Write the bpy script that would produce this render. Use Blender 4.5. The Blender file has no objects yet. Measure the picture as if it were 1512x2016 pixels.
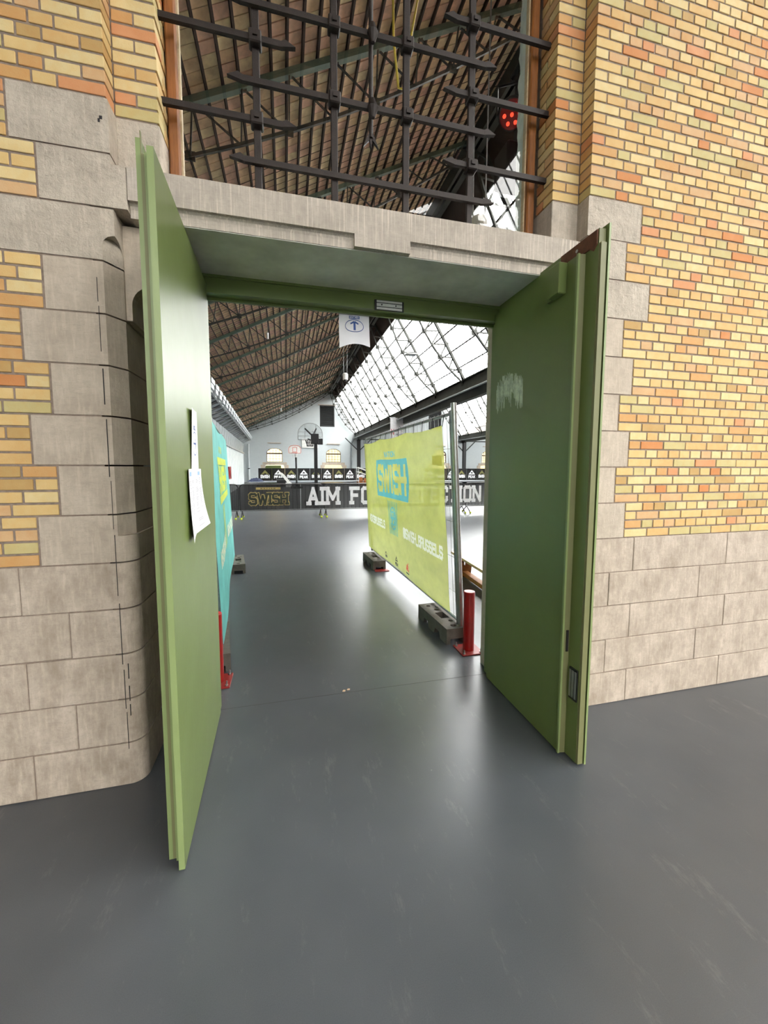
import bpy, bmesh, math, random
from mathutils import Vector, Matrix
random.seed(7)
scene = bpy.context.scene
C = scene.collection
PI = math.pi

# ---------------------------------------------------------------- camera
F_PX, PITCH, YAW, ROLL, PPX, PPY, CAM_D, CAM_H = 775.957, .0847, .2448, .0022, 756.3, 986.8, 2.2121, 1.668
_cy, _sy, _cp, _sp = math.cos(YAW), math.sin(YAW), math.cos(PITCH), math.sin(PITCH)
FW = Vector((_sy * _cp, _cy * _cp, -_sp))
_r = Vector((_cy, -_sy, 0))
_u = _r.cross(FW)
RT = math.cos(ROLL) * _r + math.sin(ROLL) * _u
UP = -math.sin(ROLL) * _r + math.cos(ROLL) * _u
CAM = Vector((0, -CAM_D, CAM_H))
cd = bpy.data.cameras.new('camera')
cam = bpy.data.objects.new('camera', cd)
C.objects.link(cam)
cd.sensor_fit = 'HORIZONTAL'
cd.sensor_width = 36
cd.lens = F_PX / 1512 * 36
cd.shift_y = -(1008 - PPY) / 1512
cd.shift_x = (756 - PPX) / 1512
cd.clip_start = .05
cd.clip_end = 300
M3 = Matrix((RT, UP, -FW)).transposed()
cam.matrix_world = Matrix.Translation(CAM) @ M3.to_4x4()
scene.camera = cam


def project(P):
    v = Vector(P) - CAM
    z = v.dot(FW)
    if z < .05:
        return None
    return PPX + F_PX * v.dot(RT) / z, PPY - F_PX * v.dot(UP) / z, z


# ---------------------------------------------------------------- sky, exposure
w = bpy.data.worlds.new('overcast_sky')
scene.world = w
w.use_nodes = True
bg = w.node_tree.nodes['Background']
bg.inputs['Color'].default_value = (1.0, .99, .97, 1)
bg.inputs['Strength'].default_value = 7.5
scene.view_settings.view_transform = 'Standard'
scene.view_settings.look = 'None'
scene.view_settings.exposure = 1.42
scene.view_settings.gamma = 1
scene.view_settings.use_curve_mapping = False
scene.cycles.max_bounces = 10
scene.cycles.diffuse_bounces = 6
scene.cycles.transparent_max_bounces = 24
scene.cycles.caustics_reflective = False
scene.cycles.caustics_refractive = False


# ---------------------------------------------------------------- materials
def srgb(r, g, b):
    f = lambda c: (c / 255 / 12.92) if c / 255 <= .04045 else ((c / 255 + .055) / 1.055) ** 2.4
    return (f(r), f(g), f(b))


class NT:
    def __init__(s, name):
        s.m = bpy.data.materials.new(name)
        s.m.use_nodes = True
        s.t = s.m.node_tree
        s.b = s.t.nodes['Principled BSDF']
        s.out = s.t.nodes['Material Output']

    def n(s, ty, **kw):
        x = s.t.nodes.new(ty)
        for k, v in kw.items():
            if k.startswith('i_'):
                key = k[2:]
                key = int(key) if key.isdigit() else key.replace('_', ' ')
                x.inputs[key].default_value = v
            else:
                setattr(x, k, v)
        return x

    def l(s, a, b):
        s.t.links.new(a, b)

    def pos(s, sc=(1, 1, 1)):
        g = s.n('ShaderNodeNewGeometry')
        mp = s.n('ShaderNodeMapping')
        mp.inputs['Scale'].default_value = sc
        s.l(g.outputs['Position'], mp.inputs['Vector'])
        return mp.outputs['Vector']

    def noise(s, vec, scale, detail=4, rough=.6):
        x = s.n('ShaderNodeTexNoise')
        x.inputs['Scale'].default_value = scale
        x.inputs['Detail'].default_value = detail
        x.inputs['Roughness'].default_value = rough
        s.l(vec, x.inputs['Vector'])
        return x.outputs['Fac']

    def ramp(s, fac, stops):
        x = s.n('ShaderNodeValToRGB')
        e = x.color_ramp.elements
        while len(e) < len(stops):
            e.new(.5)
        for el, (p, c) in zip(e, stops):
            el.position = p
            el.color = (*c, 1) if len(c) == 3 else c
        s.l(fac, x.inputs['Fac'])
        return x.outputs['Color']

    def mix(s, fac, a, b, mode='MIX'):
        x = s.n('ShaderNodeMix', data_type='RGBA', blend_type=mode)
        for sock, v in ((x.inputs[0], fac), (x.inputs[6], a), (x.inputs[7], b)):
            if hasattr(v, 'node'):
                s.l(v, sock)
            elif isinstance(v, (tuple, list)):
                sock.default_value = (*v, 1) if len(v) == 3 else v
            else:
                sock.default_value = v
        return x.outputs[2]

    def bump(s, h, strength=.3, dist=.01):
        x = s.n('ShaderNodeBump')
        x.inputs['Strength'].default_value = strength
        x.inputs['Distance'].default_value = dist
        s.l(h, x.inputs['Height'])
        s.l(x.outputs['Normal'], s.b.inputs['Normal'])


def plain(name, col, rough=.5, metal=0, var=.12, scale=8, emit=None, bump=0):
    k = NT(name)
    v = k.pos()
    n = k.noise(v, scale, 3)
    lo = tuple(c * (1 - var) for c in col)
    hi = tuple(min(1, c * (1 + var)) for c in col)
    k.l(k.ramp(n, [(.3, lo), (.7, hi)]), k.b.inputs['Base Color'])
    k.b.inputs['Roughness'].default_value = rough
    k.b.inputs['Metallic'].default_value = metal
    if emit:
        k.b.inputs['Emission Color'].default_value = (*emit[0], 1)
        k.b.inputs['Emission Strength'].default_value = emit[1]
    if bump:
        k.bump(k.noise(v, scale * 8, 3), bump, .004)
    return k.m


def brick_mat(name, col):
    k = NT(name)
    v = k.pos()
    n1 = k.noise(v, 22, 4, .65)
    n2 = k.noise(v, 160, 3, .6)
    n3 = k.noise(v, 7, 2)
    warm = (col[0] * 1.0, col[1] * .88, col[2] * .75)
    pale = tuple(min(1, c * 1.12 + .02) for c in col)
    c = k.mix(k.ramp(n1, [(.38, (0, 0, 0)), (.75, (1, 1, 1))]), col, warm)
    c = k.mix(k.ramp(n3, [(.5, (0, 0, 0)), (.8, (.7, .7, .7))]), c, pale)
    c = k.mix(k.ramp(n2, [(.66, (0, 0, 0)), (.78, (.5, .5, .5))]), c, tuple(x * .55 for x in col))
    k.l(c, k.b.inputs['Base Color'])
    k.b.inputs['Roughness'].default_value = .8
    k.bump(n2, .25, .003)
    return k.m


def stone_mat(name, base, dark, tooled=False, rough_face=False, dirt=0):
    k = NT(name)
    v = k.pos()
    n1 = k.noise(v, 5, 6, .7)
    n2 = k.noise(v, 45, 5, .7)
    vs = k.pos((1, 1, .12))
    ns = k.noise(vs, 55, 3, .6)
    c = k.ramp(n1, [(.3, dark), (.62, base)])
    c = k.mix(k.ramp(n2, [(.3, (.45, .45, .45)), (.6, (0, 0, 0))]), c, tuple(x * .72 for x in base))
    c = k.mix(k.ramp(ns, [(.5, (0, 0, 0)), (.72, (.45, .45, .45))]), c, tuple(min(1, x * 1.22) for x in base))
    if tooled:
        vt = k.pos((1, 1, .03))
        nt = k.noise(vt, 90, 2, .5)
        c = k.mix(k.ramp(nt, [(.55, (0, 0, 0)), (.68, (.6, .6, .6))]), c, tuple(min(1, x * 1.42) for x in base))
    # thin wandering sediment lines
    vl = k.pos((.35, .35, 3))
    nl = k.noise(vl, 9, 5, .65)
    c = k.mix(k.ramp(nl, [(.495, (0, 0, 0)), (.5, (.5, .5, .5)), (.506, (0, 0, 0))]), c, tuple(x * .5 for x in base))
    if dirt:
        nd = k.noise(k.pos((1, 1, .5)), 11, 6, .75)
        c = k.mix(k.ramp(nd, [(.42, (0, 0, 0)), (.66, (dirt, dirt, dirt))]), c, (dark[0] * .55, dark[1] * .48, dark[2] * .42))
    k.l(c, k.b.inputs['Base Color'])
    k.b.inputs['Roughness'].default_value = .85
    if rough_face:
        k.bump(k.noise(v, 16, 7, .65), .8, .02)
    elif tooled:
        k.bump(k.noise(k.pos((1, 1, .03)), 130, 2), .35, .004)
    else:
        k.bump(k.noise(v, 60, 6, .7), .35, .006)
    return k.m


def paint_mat(name, col, rough=.3, scuff=.5, patch=None):
    k = NT(name)
    v = k.pos()
    n = k.noise(v, 3, 4)
    c = k.ramp(n, [(.3, tuple(x * .95 for x in col)), (.7, tuple(x * 1.05 for x in col))])
    nv = k.noise(k.pos((3, 3, .6)), 40, 2, .4)
    c = k.mix(k.ramp(nv, [(.86, (0, 0, 0)), (.88, (scuff, scuff, scuff))]), c, (.55, .6, .42))
    k.l(c, k.b.inputs['Base Color'])
    nr = k.noise(v, 2.2, 3)
    k.l(k.ramp(nr, [(.3, (rough * .94,) * 3), (.7, (rough * 1.06,) * 3)]), k.b.inputs['Roughness'])
    k.b.inputs['Specular IOR Level'].default_value = .42
    k.bump(k.noise(k.pos((1, 1, .2)), 60, 2), .06, .004)
    return k.m


def cloth_mat(name, col, trans=.18):
    k = NT(name)
    v = k.pos((.6, .6, 1))
    n = k.noise(v, 5, 4)
    c = k.ramp(n, [(.3, tuple(x * .85 for x in col)), (.7, tuple(min(1, x * 1.1) for x in col))])
    k.l(c, k.b.inputs['Base Color'])
    k.b.inputs['Roughness'].default_value = .6
    tr = k.n('ShaderNodeBsdfTranslucent')
    k.l(c, tr.inputs['Color'])
    tp = k.n('ShaderNodeBsdfTransparent')
    m1 = k.n('ShaderNodeMixShader')
    m1.inputs[0].default_value = .4
    k.l(k.b.outputs[0], m1.inputs[1])
    k.l(tr.outputs[0], m1.inputs[2])
    m2 = k.n('ShaderNodeMixShader')
    m2.inputs[0].default_value = trans
    k.l(m1.outputs[0], m2.inputs[1])
    k.l(tp.outputs[0], m2.inputs[2])
    k.l(m2.outputs[0], k.out.inputs['Surface'])
    return k.m


def glass_mat(name, tint, refl=True, rough=.0, fixed=None):
    k = NT(name)
    k.t.nodes.remove(k.b)
    tp = k.n('ShaderNodeBsdfTransparent')
    v = k.pos()
    nn = k.noise(v, 3, 3)
    k.l(k.ramp(nn, [(.3, tuple(x * .94 for x in tint)), (.7, tint)]), tp.inputs['Color'])
    gl = k.n('ShaderNodeBsdfGlossy')
    gl.inputs['Roughness'].default_value = rough
    ge = k.n('ShaderNodeNewGeometry')
    dt = k.n('ShaderNodeVectorMath', operation='DOT_PRODUCT')
    k.l(ge.outputs['Incoming'], dt.inputs[0])
    k.l(ge.outputs['Normal'], dt.inputs[1])
    ab = k.n('ShaderNodeMath', operation='ABSOLUTE')
    k.l(dt.outputs['Value'], ab.inputs[0])
    su = k.n('ShaderNodeMath', operation='SUBTRACT')
    su.inputs[0].default_value = 1
    k.l(ab.outputs[0], su.inputs[1])
    pw = k.n('ShaderNodeMath', operation='POWER')
    pw.inputs[1].default_value = 5
    k.l(su.outputs[0], pw.inputs[0])
    fr = k.n('ShaderNodeMath', operation='MULTIPLY_ADD')
    fr.inputs[1].default_value = .95
    fr.inputs[2].default_value = .08
    k.l(pw.outputs[0], fr.inputs[0])
    ms = k.n('ShaderNodeMixShader')
    if fixed is None:
        k.l(fr.outputs[0], ms.inputs[0])
    else:
        ms.inputs[0].default_value = fixed
    k.l(tp.outputs[0], ms.inputs[1])
    k.l(gl.outputs[0], ms.inputs[2])
    k.l(ms.outputs[0], k.out.inputs['Surface'])
    return k.m


def wood_mat(name, a, b, sc=(1, 8, 8), rough=.6):
    k = NT(name)
    v = k.pos(sc)
    n = k.noise(v, 6, 5, .6)
    k.l(k.ramp(n, [(.3, a), (.7, b)]), k.b.inputs['Base Color'])
    k.b.inputs['Roughness'].default_value = rough
    k.bump(n, .15, .004)
    return k.m


MT = {}
BR = [srgb(232, 208, 152), srgb(228, 196, 134), srgb(222, 184, 122), srgb(216, 168, 108), srgb(212, 142, 84), srgb(218, 178, 130), srgb(208, 192, 134), srgb(200, 164, 104), srgb(220, 156, 108)]
BRM = [brick_mat('brick_clay_%s' % n, tuple(x * .8 for x in c)) for n, c in zip(('pale', 'yellow', 'straw', 'amber', 'orange', 'rose', 'olive', 'tan', 'peach'), BR)]
BRW = [.2, .23, .18, .11, .04, .08, .08, .05, .03]
MT['mortar'] = plain('mortar_grey', srgb(134, 118, 106), .9, var=.2, scale=40, bump=.3)
S_B, S_D = srgb(192, 178, 161), srgb(164, 149, 133)
MT['stone'] = stone_mat('bluestone_smooth', S_B, S_D)
MT['stone_rough'] = stone_mat('bluestone_split', srgb(194, 182, 166), srgb(162, 150, 136), rough_face=True)
MT['stone_base'] = stone_mat('bluestone_plinth', srgb(194, 179, 163), srgb(160, 145, 129), dirt=.4)
MT['stone_tooled'] = stone_mat('bluestone_tooled', srgb(182, 171, 158), srgb(152, 142, 131), tooled=True)
MT['soffit'] = plain('soffit_cement', srgb(204, 202, 194), .8, var=.16, scale=5, bump=.2)
MT['green'] = paint_mat('green_gloss_paint', srgb(100, 114, 64), .34, .4)
MT['green_edge'] = paint_mat('green_edge_paint', srgb(128, 142, 92), .35, .8)
MT['green_worn'] = paint_mat('green_worn_paint', srgb(114, 114, 76), .5, .9)
MT['rust'] = wood_mat('rusty_brown', srgb(105, 62, 38), srgb(78, 44, 30), (6, 6, 6), .7)
MT['frame_wood'] = wood_mat('varnished_frame', srgb(156, 98, 50), srgb(118, 70, 32), (12, 12, 1.2), .4)
MT['iron'] = plain('wrought_iron', srgb(40, 31, 27), .55, .3, .25, 30, bump=.4)
MT['black'] = plain('black_steel', srgb(30, 30, 31), .5, .2, .2)
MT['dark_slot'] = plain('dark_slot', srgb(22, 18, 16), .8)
MT['steel'] = plain('steel_brushed', srgb(165, 165, 162), .3, .9, .1, 20)
MT['galv'] = plain('galvanised_tube', srgb(150, 152, 152), .38, .75, .14, 18)
MT['galv_sheet'] = plain('galvanised_sheet', srgb(150, 157, 160), .4, .55, .2, 3)
MT['galv_light'] = plain('galvanised_light', srgb(186, 192, 194), .42, .35, .12, 6)
MT['keeper'] = plain('keeper_plate', srgb(206, 204, 200), .4, .1)
MT['white_sheet'] = plain('white_sheet', srgb(196, 202, 202), .5, 0, .05, 3)
MT['plaster'] = plain('white_plaster', srgb(206, 214, 208), .85, 0, .07, 6, bump=.3)
MT['paper'] = plain('white_paper', srgb(238, 234, 240), .6, 0, .02, 10)
MT['ink_blue'] = plain('blue_ink', srgb(58, 84, 150), .6)
MT['ink_pale'] = plain('pale_blue_ink', srgb(150, 180, 215), .6)
MT['ink_grey'] = plain('grey_ink', srgb(150, 150, 156), .6)
MT['ink_black'] = plain('black_marker', srgb(26, 22, 26), .7)
MT['red'] = plain('red_paint', srgb(132, 7, 7), .3, 0, .12, 6)
MT['red_plate'] = plain('red_plate_paint', srgb(128, 36, 32), .4, 0, .2, 14)
MT['red_top'] = plain('red_top_paint', srgb(205, 60, 55), .25, 0, .1, 14)
MT['rubber'] = plain('recycled_rubber', srgb(88, 82, 74), .75, 0, .2, 16, bump=.3)
MT['yellow_cloth'] = cloth_mat('yellow_mesh_cloth', srgb(194, 200, 104), .14)
MT['teal_cloth'] = cloth_mat('teal_mesh_cloth', srgb(118, 206, 202), .08)
MT['black_cloth'] = cloth_mat('black_mesh_cloth', srgb(27, 26, 25), .11)
MT['white_cloth'] = cloth_mat('white_banner_cloth', srgb(228, 226, 226), .05)
MT['print_dark'] = cloth_mat('dark_print', srgb(48, 52, 40), .02)
MT['print_rust'] = cloth_mat('rust_print', srgb(206, 70, 52), .02)
MT['tape'] = cloth_mat('olive_tape', srgb(170, 170, 70), .02)
MT['print_teal'] = cloth_mat('teal_print', srgb(96, 176, 182), .03)
MT['print_green'] = cloth_mat('green_print', srgb(122, 176, 140), .03)
MT['print_yellow'] = cloth_mat('yellow_print', srgb(204, 214, 100), .03)
MT['print_lemon'] = cloth_mat('lemon_print', srgb(220, 226, 90), .03)
MT['print_white'] = plain('white_print', srgb(232, 232, 232), .7)
MT['print_palew'] = cloth_mat('pale_print', srgb(232, 236, 216), .06)
MT['print_gold'] = plain('gold_print', srgb(186, 164, 104), .7)
MT['print_olive'] = plain('olive_print', srgb(150, 146, 86), .7)
MT['print_black'] = plain('black_print', srgb(48, 52, 40), .7)
MT['print_red'] = plain('red_print', srgb(206, 70, 52), .7)
MT['print_pink'] = cloth_mat('pink_print', srgb(206, 128, 130), .03)
MT['bench_top'] = wood_mat('bench_top_wood', srgb(206, 186, 152), srgb(184, 160, 124), (8, 1, 8), .45)
MT['bench_wood'] = wood_mat('bench_wood', srgb(168, 108, 52), srgb(128, 76, 34), (2, 2, 8), .5)
MT['tile_a'] = plain('clay_tile_brown', srgb(242, 202, 160), .85, 0, .25, 5)
MT['tile_b'] = plain('clay_tile_rose', srgb(232, 190, 162), .85, 0, .25, 5)
MT['tile_c'] = plain('clay_tile_sand', srgb(246, 214, 170), .85, 0, .25, 5)
MT['roof_under'] = plain('roof_underlay', srgb(60, 44, 34), .9, 0, .2, 3)
MT['batten'] = wood_mat('dark_batten', srgb(66, 48, 36), srgb(46, 34, 27), (8, .6, 8), .8)
MT['truss'] = plain('truss_paint', srgb(92, 110, 96), .5, .1, .2, 4)
MT['truss_far'] = plain('truss_paint_dull', srgb(56, 56, 50), .55, .1, .2, 4)
MT['beam'] = plain('beam_paint', srgb(62, 62, 54), .55, .1, .2, 3)
MT['glazing_bar'] = plain('glazing_bar_paint', srgb(150, 156, 156), .5)
MT['roof_glass'] = glass_mat('roof_glass', (.95, .97, .97), False, fixed=.03)
MT['hall_glass'] = glass_mat('dimming_roof_glass', (.9, .92, .92), False, fixed=.03)  # slight tint put in to dim the sky through the hall roof
MT['fore_glass'] = glass_mat('tinted_roof_glass', (.58, .58, .57), False, fixed=.03)  # tint holds back daylight before the wall, balancing it against the hall
MT['front_glass'] = glass_mat('front_glass', (.96, .955, .93), True)
MT['cream_glass'] = glass_mat('cream_glass', (.97, .94, .86), False, fixed=.03)
MT['window_bar'] = plain('window_bar', srgb(66, 50, 42), .6)
MT['shutter'] = plain('dark_shutter', srgb(40, 42, 42), .6, 0, .2)
MT['stage'] = plain('grey_stage', srgb(150, 156, 162), .4, 0, .1, 2)
MT['blue_sheet'] = plain('blue_tarpaulin', srgb(58, 66, 92), .5, 0, .3, 12)
MT['lamp_white'] = plain('lamp_white', srgb(225, 225, 220), .4)
MT['acrylic'] = glass_mat('clear_board', (.96, .97, .97), True, fixed=.04)
MT['led'] = plain('red_led', (.9, .02, .02), .3, emit=((1, .05, .02), .9))
MT['led_face'] = plain('red_lens', (.05, .004, .004), .25, emit=((1, .01, .01), .02))
MT['cable'] = plain('yellow_cable', srgb(214, 186, 60), .5)
MT['ball'] = plain('tennis_ball_felt', srgb(206, 220, 70), .9)
MT['patch'] = plain('glue_residue', srgb(182, 192, 166), .6, 0, .3, 30)
MT['chip'] = plain('paint_chip', srgb(206, 176, 146), .8)


def floor_mat():
    k = NT('grey_epoxy_floor')
    v = k.pos()
    n1 = k.noise(v, .8, 2, .5)
    n2 = k.noise(v, 4, 2, .5)
    n3 = k.noise(v, 300, 2)
    c = k.ramp(n1, [(.1, srgb(60, 63, 67)), (.9, srgb(76, 80, 85))])
    c = k.mix(k.ramp(n2, [(.3, (0, 0, 0)), (.9, (.12, .12, .12))]), c, srgb(120, 121, 122))
    c = k.mix(k.ramp(n3, [(.3, (0, 0, 0)), (.9, (.12, .12, .12))]), c, srgb(140, 140, 140))
    # worn scuffs, drawn out in short strokes
    ng = k.noise(k.pos((1.0, .3, 1)), 7, 8, .8)
    c = k.mix(k.ramp(ng, [(.57, (0, 0, 0)), (.74, (.4, .4, .4))]), c, srgb(136, 134, 130))
    nv = k.noise(k.pos((1, 1, 1)), 26, 2, .3)
    c = k.mix(k.ramp(nv, [(.8, (0, 0, 0)), (.84, (.7, .7, .7))]), c, srgb(150, 148, 142))
    k.l(c, k.b.inputs['Base Color'])
    k.l(k.ramp(n1, [(.2, (.28, .28, .28)), (.8, (.33, .33, .33))]), k.b.inputs['Roughness'])
    k.b.inputs['Specular IOR Level'].default_value = .6
    k.bump(k.noise(k.pos((1, .5, 1)), 14, 4, .6), .05, .006)
    return k.m


MT['floor'] = floor_mat()


def white_brick_mat():
    k = NT('white_painted_brick')
    g = k.n('ShaderNodeNewGeometry')
    sx = k.n('ShaderNodeSeparateXYZ')
    k.l(g.outputs['Position'], sx.inputs[0])
    ad = k.n('ShaderNodeMath', operation='ADD')
    k.l(sx.outputs[0], ad.inputs[0])
    k.l(sx.outputs[1], ad.inputs[1])
    cb = k.n('ShaderNodeCombineXYZ')
    k.l(ad.outputs[0], cb.inputs[0])
    k.l(sx.outputs[2], cb.inputs[1])
    bt = k.n('ShaderNodeTexBrick')
    bt.inputs['Scale'].default_value = 1
    bt.inputs['Brick Width'].default_value = .2
    bt.inputs['Row Height'].default_value = .06
    bt.inputs['Mortar Size'].default_value = .006
    bt.inputs['Color1'].default_value = (*srgb(198, 204, 204), 1)
    bt.inputs['Color2'].default_value = (*srgb(192, 199, 200), 1)
    bt.inputs['Mortar'].default_value = (*srgb(178, 185, 187), 1)
    k.l(cb.outputs[0], bt.inputs['Vector'])
    n = k.noise(k.pos(), .6, 4)
    k.l(k.mix(k.ramp(n, [(.35, (0, 0, 0)), (.8, (.4, .4, .4))]), bt.outputs['Color'], srgb(174, 182, 186)), k.b.inputs['Base Color'])
    k.b.inputs['Roughness'].default_value = .8
    return k.m


MT['white_brick'] = white_brick_mat()


# ---------------------------------------------------------------- mesh helpers
class MB:
    def __init__(s):
        s.v, s.f, s.mi = [], [], []

    def add(s, vs, fs, mi=0):
        o = len(s.v)
        s.v += [tuple(x) for x in vs]
        s.f += [tuple(i + o for i in f) for f in fs]
        s.mi += [mi] * len(fs)
        return s

    def box(s, a, b, mi=0):
        x0, y0, z0 = a
        x1, y1, z1 = b
        return s.add([(x0, y0, z0), (x1, y0, z0), (x1, y1, z0), (x0, y1, z0), (x0, y0, z1), (x1, y0, z1), (x1, y1, z1), (x0, y1, z1)],
                     [(0, 3, 2, 1), (4, 5, 6, 7), (0, 1, 5, 4), (1, 2, 6, 5), (2, 3, 7, 6), (3, 0, 4, 7)], mi)

    def bbox(s, a, b, r, mi=0):
        """box with all twelve edges chamfered by r"""
        vs, idx = [], {}
        for sx in (0, 1):
            for sy in (0, 1):
                for sz in (0, 1):
                    for ax in range(3):
                        p = []
                        for d, q in enumerate((sx, sy, sz)):
                            e = (a[d], b[d])[q]
                            if d != ax:
                                e += r if q == 0 else -r
                            p.append(e)
                        idx[(sx, sy, sz, ax)] = len(vs)
                        vs.append(p)
        fs = []
        for ax in range(3):
            o1, o2 = [d for d in range(3) if d != ax]
            for q in (0, 1):
                loop = []
                for u, v in ((0, 0), (1, 0), (1, 1), (0, 1)):
                    c = [0, 0, 0]
                    c[ax], c[o1], c[o2] = q, u, v
                    loop.append(idx[(*c, ax)])
                flip = (q == 0) != (ax == 1)
                fs.append(loop[::-1] if flip else loop)
        for ax in range(3):
            o1, o2 = [d for d in range(3) if d != ax]
            for u in (0, 1):
                for v in (0, 1):
                    c0, c1 = [0, 0, 0], [0, 0, 0]
                    c0[ax], c1[ax] = 0, 1
                    c0[o1] = c1[o1] = u
                    c0[o2] = c1[o2] = v
                    fs.append([idx[(*c0, o1)], idx[(*c1, o1)], idx[(*c1, o2)], idx[(*c0, o2)]])
        for sx in (0, 1):
            for sy in (0, 1):
                for sz in (0, 1):
                    fs.append([idx[(sx, sy, sz, d)] for d in range(3)])
        return s.add(vs, fs, mi)

    def bar(s, p0, p1, w, h=None, up=(0, 0, 1), mi=0):
        h = h or w
        p0, p1 = Vector(p0), Vector(p1)
        d = (p1 - p0).normalized()
        u = Vector(up)
        if abs(d.dot(u)) > .98:
            u = Vector((0, 1, 0))
        a = d.cross(u).normalized()
        b = a.cross(d)
        vs = [p + a * (i * w / 2) + b * (j * h / 2) for p in (p0, p1) for i, j in ((-1, -1), (1, -1), (1, 1), (-1, 1))]
        return s.add(vs, [(0, 1, 2, 3), (7, 6, 5, 4), (0, 4, 5, 1), (1, 5, 6, 2), (2, 6, 7, 3), (3, 7, 4, 0)], mi)

    def tube(s, pts, r, n=8, mi=0, cap=True):
        pts = [Vector(p) for p in pts]
        rs = r if isinstance(r, (list, tuple)) else [r] * len(pts)
        rings, pa = [], None
        for i, p in enumerate(pts):
            d = (pts[min(i + 1, len(pts) - 1)] - pts[max(i - 1, 0)]).normalized()
            if pa is None:
                ref = Vector((0, 0, 1)) if abs(d.z) < .9 else Vector((1, 0, 0))
                a = d.cross(ref).normalized()
            else:
                a = (pa - d * pa.dot(d)).normalized()
            pa = a
            b = d.cross(a)
            rings.append([p + a * (rs[i] * math.cos(t * 2 * PI / n)) + b * (rs[i] * math.sin(t * 2 * PI / n)) for t in range(n)])
        vs = [v for R in rings for v in R]
        fs = []
        for i in range(len(pts) - 1):
            for t in range(n):
                fs.append((i * n + t, i * n + (t + 1) % n, (i + 1) * n + (t + 1) % n, (i + 1) * n + t))
        if cap:
            fs.append(tuple(range(n))[::-1])
            fs.append(tuple((len(pts) - 1) * n + t for t in range(n)))
        return s.add(vs, fs, mi)

    def prism(s, poly, f0, f1, mi=0):
        """poly of 2D points; f0, f1 map a 2D point to the two 3D end caps"""
        n = len(poly)
        vs = [f0(p) for p in poly] + [f1(p) for p in poly]
        fs = [tuple(range(n))[::-1], tuple(range(n, 2 * n))]
        for i in range(n):
            j = (i + 1) % n
            fs.append((i, j, n + j, n + i))
        return s.add(vs, fs, mi)

    def build(s, name, mats, parent=None, at=(0, 0, 0), smooth=False, fix=True):
        if not isinstance(mats, (list, tuple)):
            mats = [mats]
        me = bpy.data.meshes.new(name)
        o = Vector(at)
        if parent is not None:
            o = world_loc(parent) + o
        me.from_pydata([Vector(v) - o for v in s.v], [], s.f)
        for m in mats:
            me.materials.append(m)
        for p, i in zip(me.polygons, s.mi):
            p.material_index = i
        if fix:
            bm = bmesh.new()
            bm.from_mesh(me)
            bmesh.ops.recalc_face_normals(bm, faces=bm.faces)
            bm.to_mesh(me)
            bm.free()
        if smooth:
            for p in me.polygons:
                p.use_smooth = True
        me.update()
        ob = bpy.data.objects.new(name, me)
        C.objects.link(ob)
        ob.location = Vector(at)
        if parent is not None:
            ob.parent = parent
        return ob


def world_loc(o):
    v = Vector(o.location)
    while o.parent is not None:
        o = o.parent
        v += o.location
    return v


def tag(o, label=None, cat=None, group=None, kind=None):
    if label:
        o['label'] = label
    if cat:
        o['category'] = cat
    if group:
        o['group'] = group
    if kind:
        o['kind'] = kind
    return o


def thing(name, loc, label, cat, group=None, kind=None):
    o = bpy.data.objects.new(name, None)
    o.empty_display_size = .1
    C.objects.link(o)
    o.location = loc
    return tag(o, label, cat, group, kind)


def copy_tree(o, parent=None):
    c = o.copy()
    C.objects.link(c)
    if parent is not None:
        c.parent = parent
    for ch in list(o.children):
        copy_tree(ch, c)
    return c


def holed(outline, holes, f0, f1, mb=None, mi=0):
    """slab with holes: triangle-filled caps mapped by f0 / f1 and side walls"""
    mb = mb or MB()
    bm = bmesh.new()
    loops, edges = [], []
    for lp in [outline] + holes:
        vs = [bm.verts.new((x, y, 0)) for x, y in lp]
        loops.append(vs)
        for i in range(len(vs)):
            edges.append(bm.edges.new((vs[i], vs[(i + 1) % len(vs)])))
    bmesh.ops.triangle_fill(bm, use_beauty=True, edges=edges)
    bm.verts.index_update()
    pts = [(v.co.x, v.co.y) for v in bm.verts]
    tris = [tuple(v.index for v in f.verts) for f in bm.faces]
    n = len(pts)
    fs = [t for t in tris] + [tuple(i + n for i in t)[::-1] for t in tris]
    for lp in loops:
        ids = [v.index for v in lp]
        for i in range(len(ids)):
            a, b = ids[i], ids[(i + 1) % len(ids)]
            fs.append((a, b, b + n, a + n))
    bm.free()
    return mb.add([f0(p) for p in pts] + [f1(p) for p in pts], fs, mi)


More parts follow.
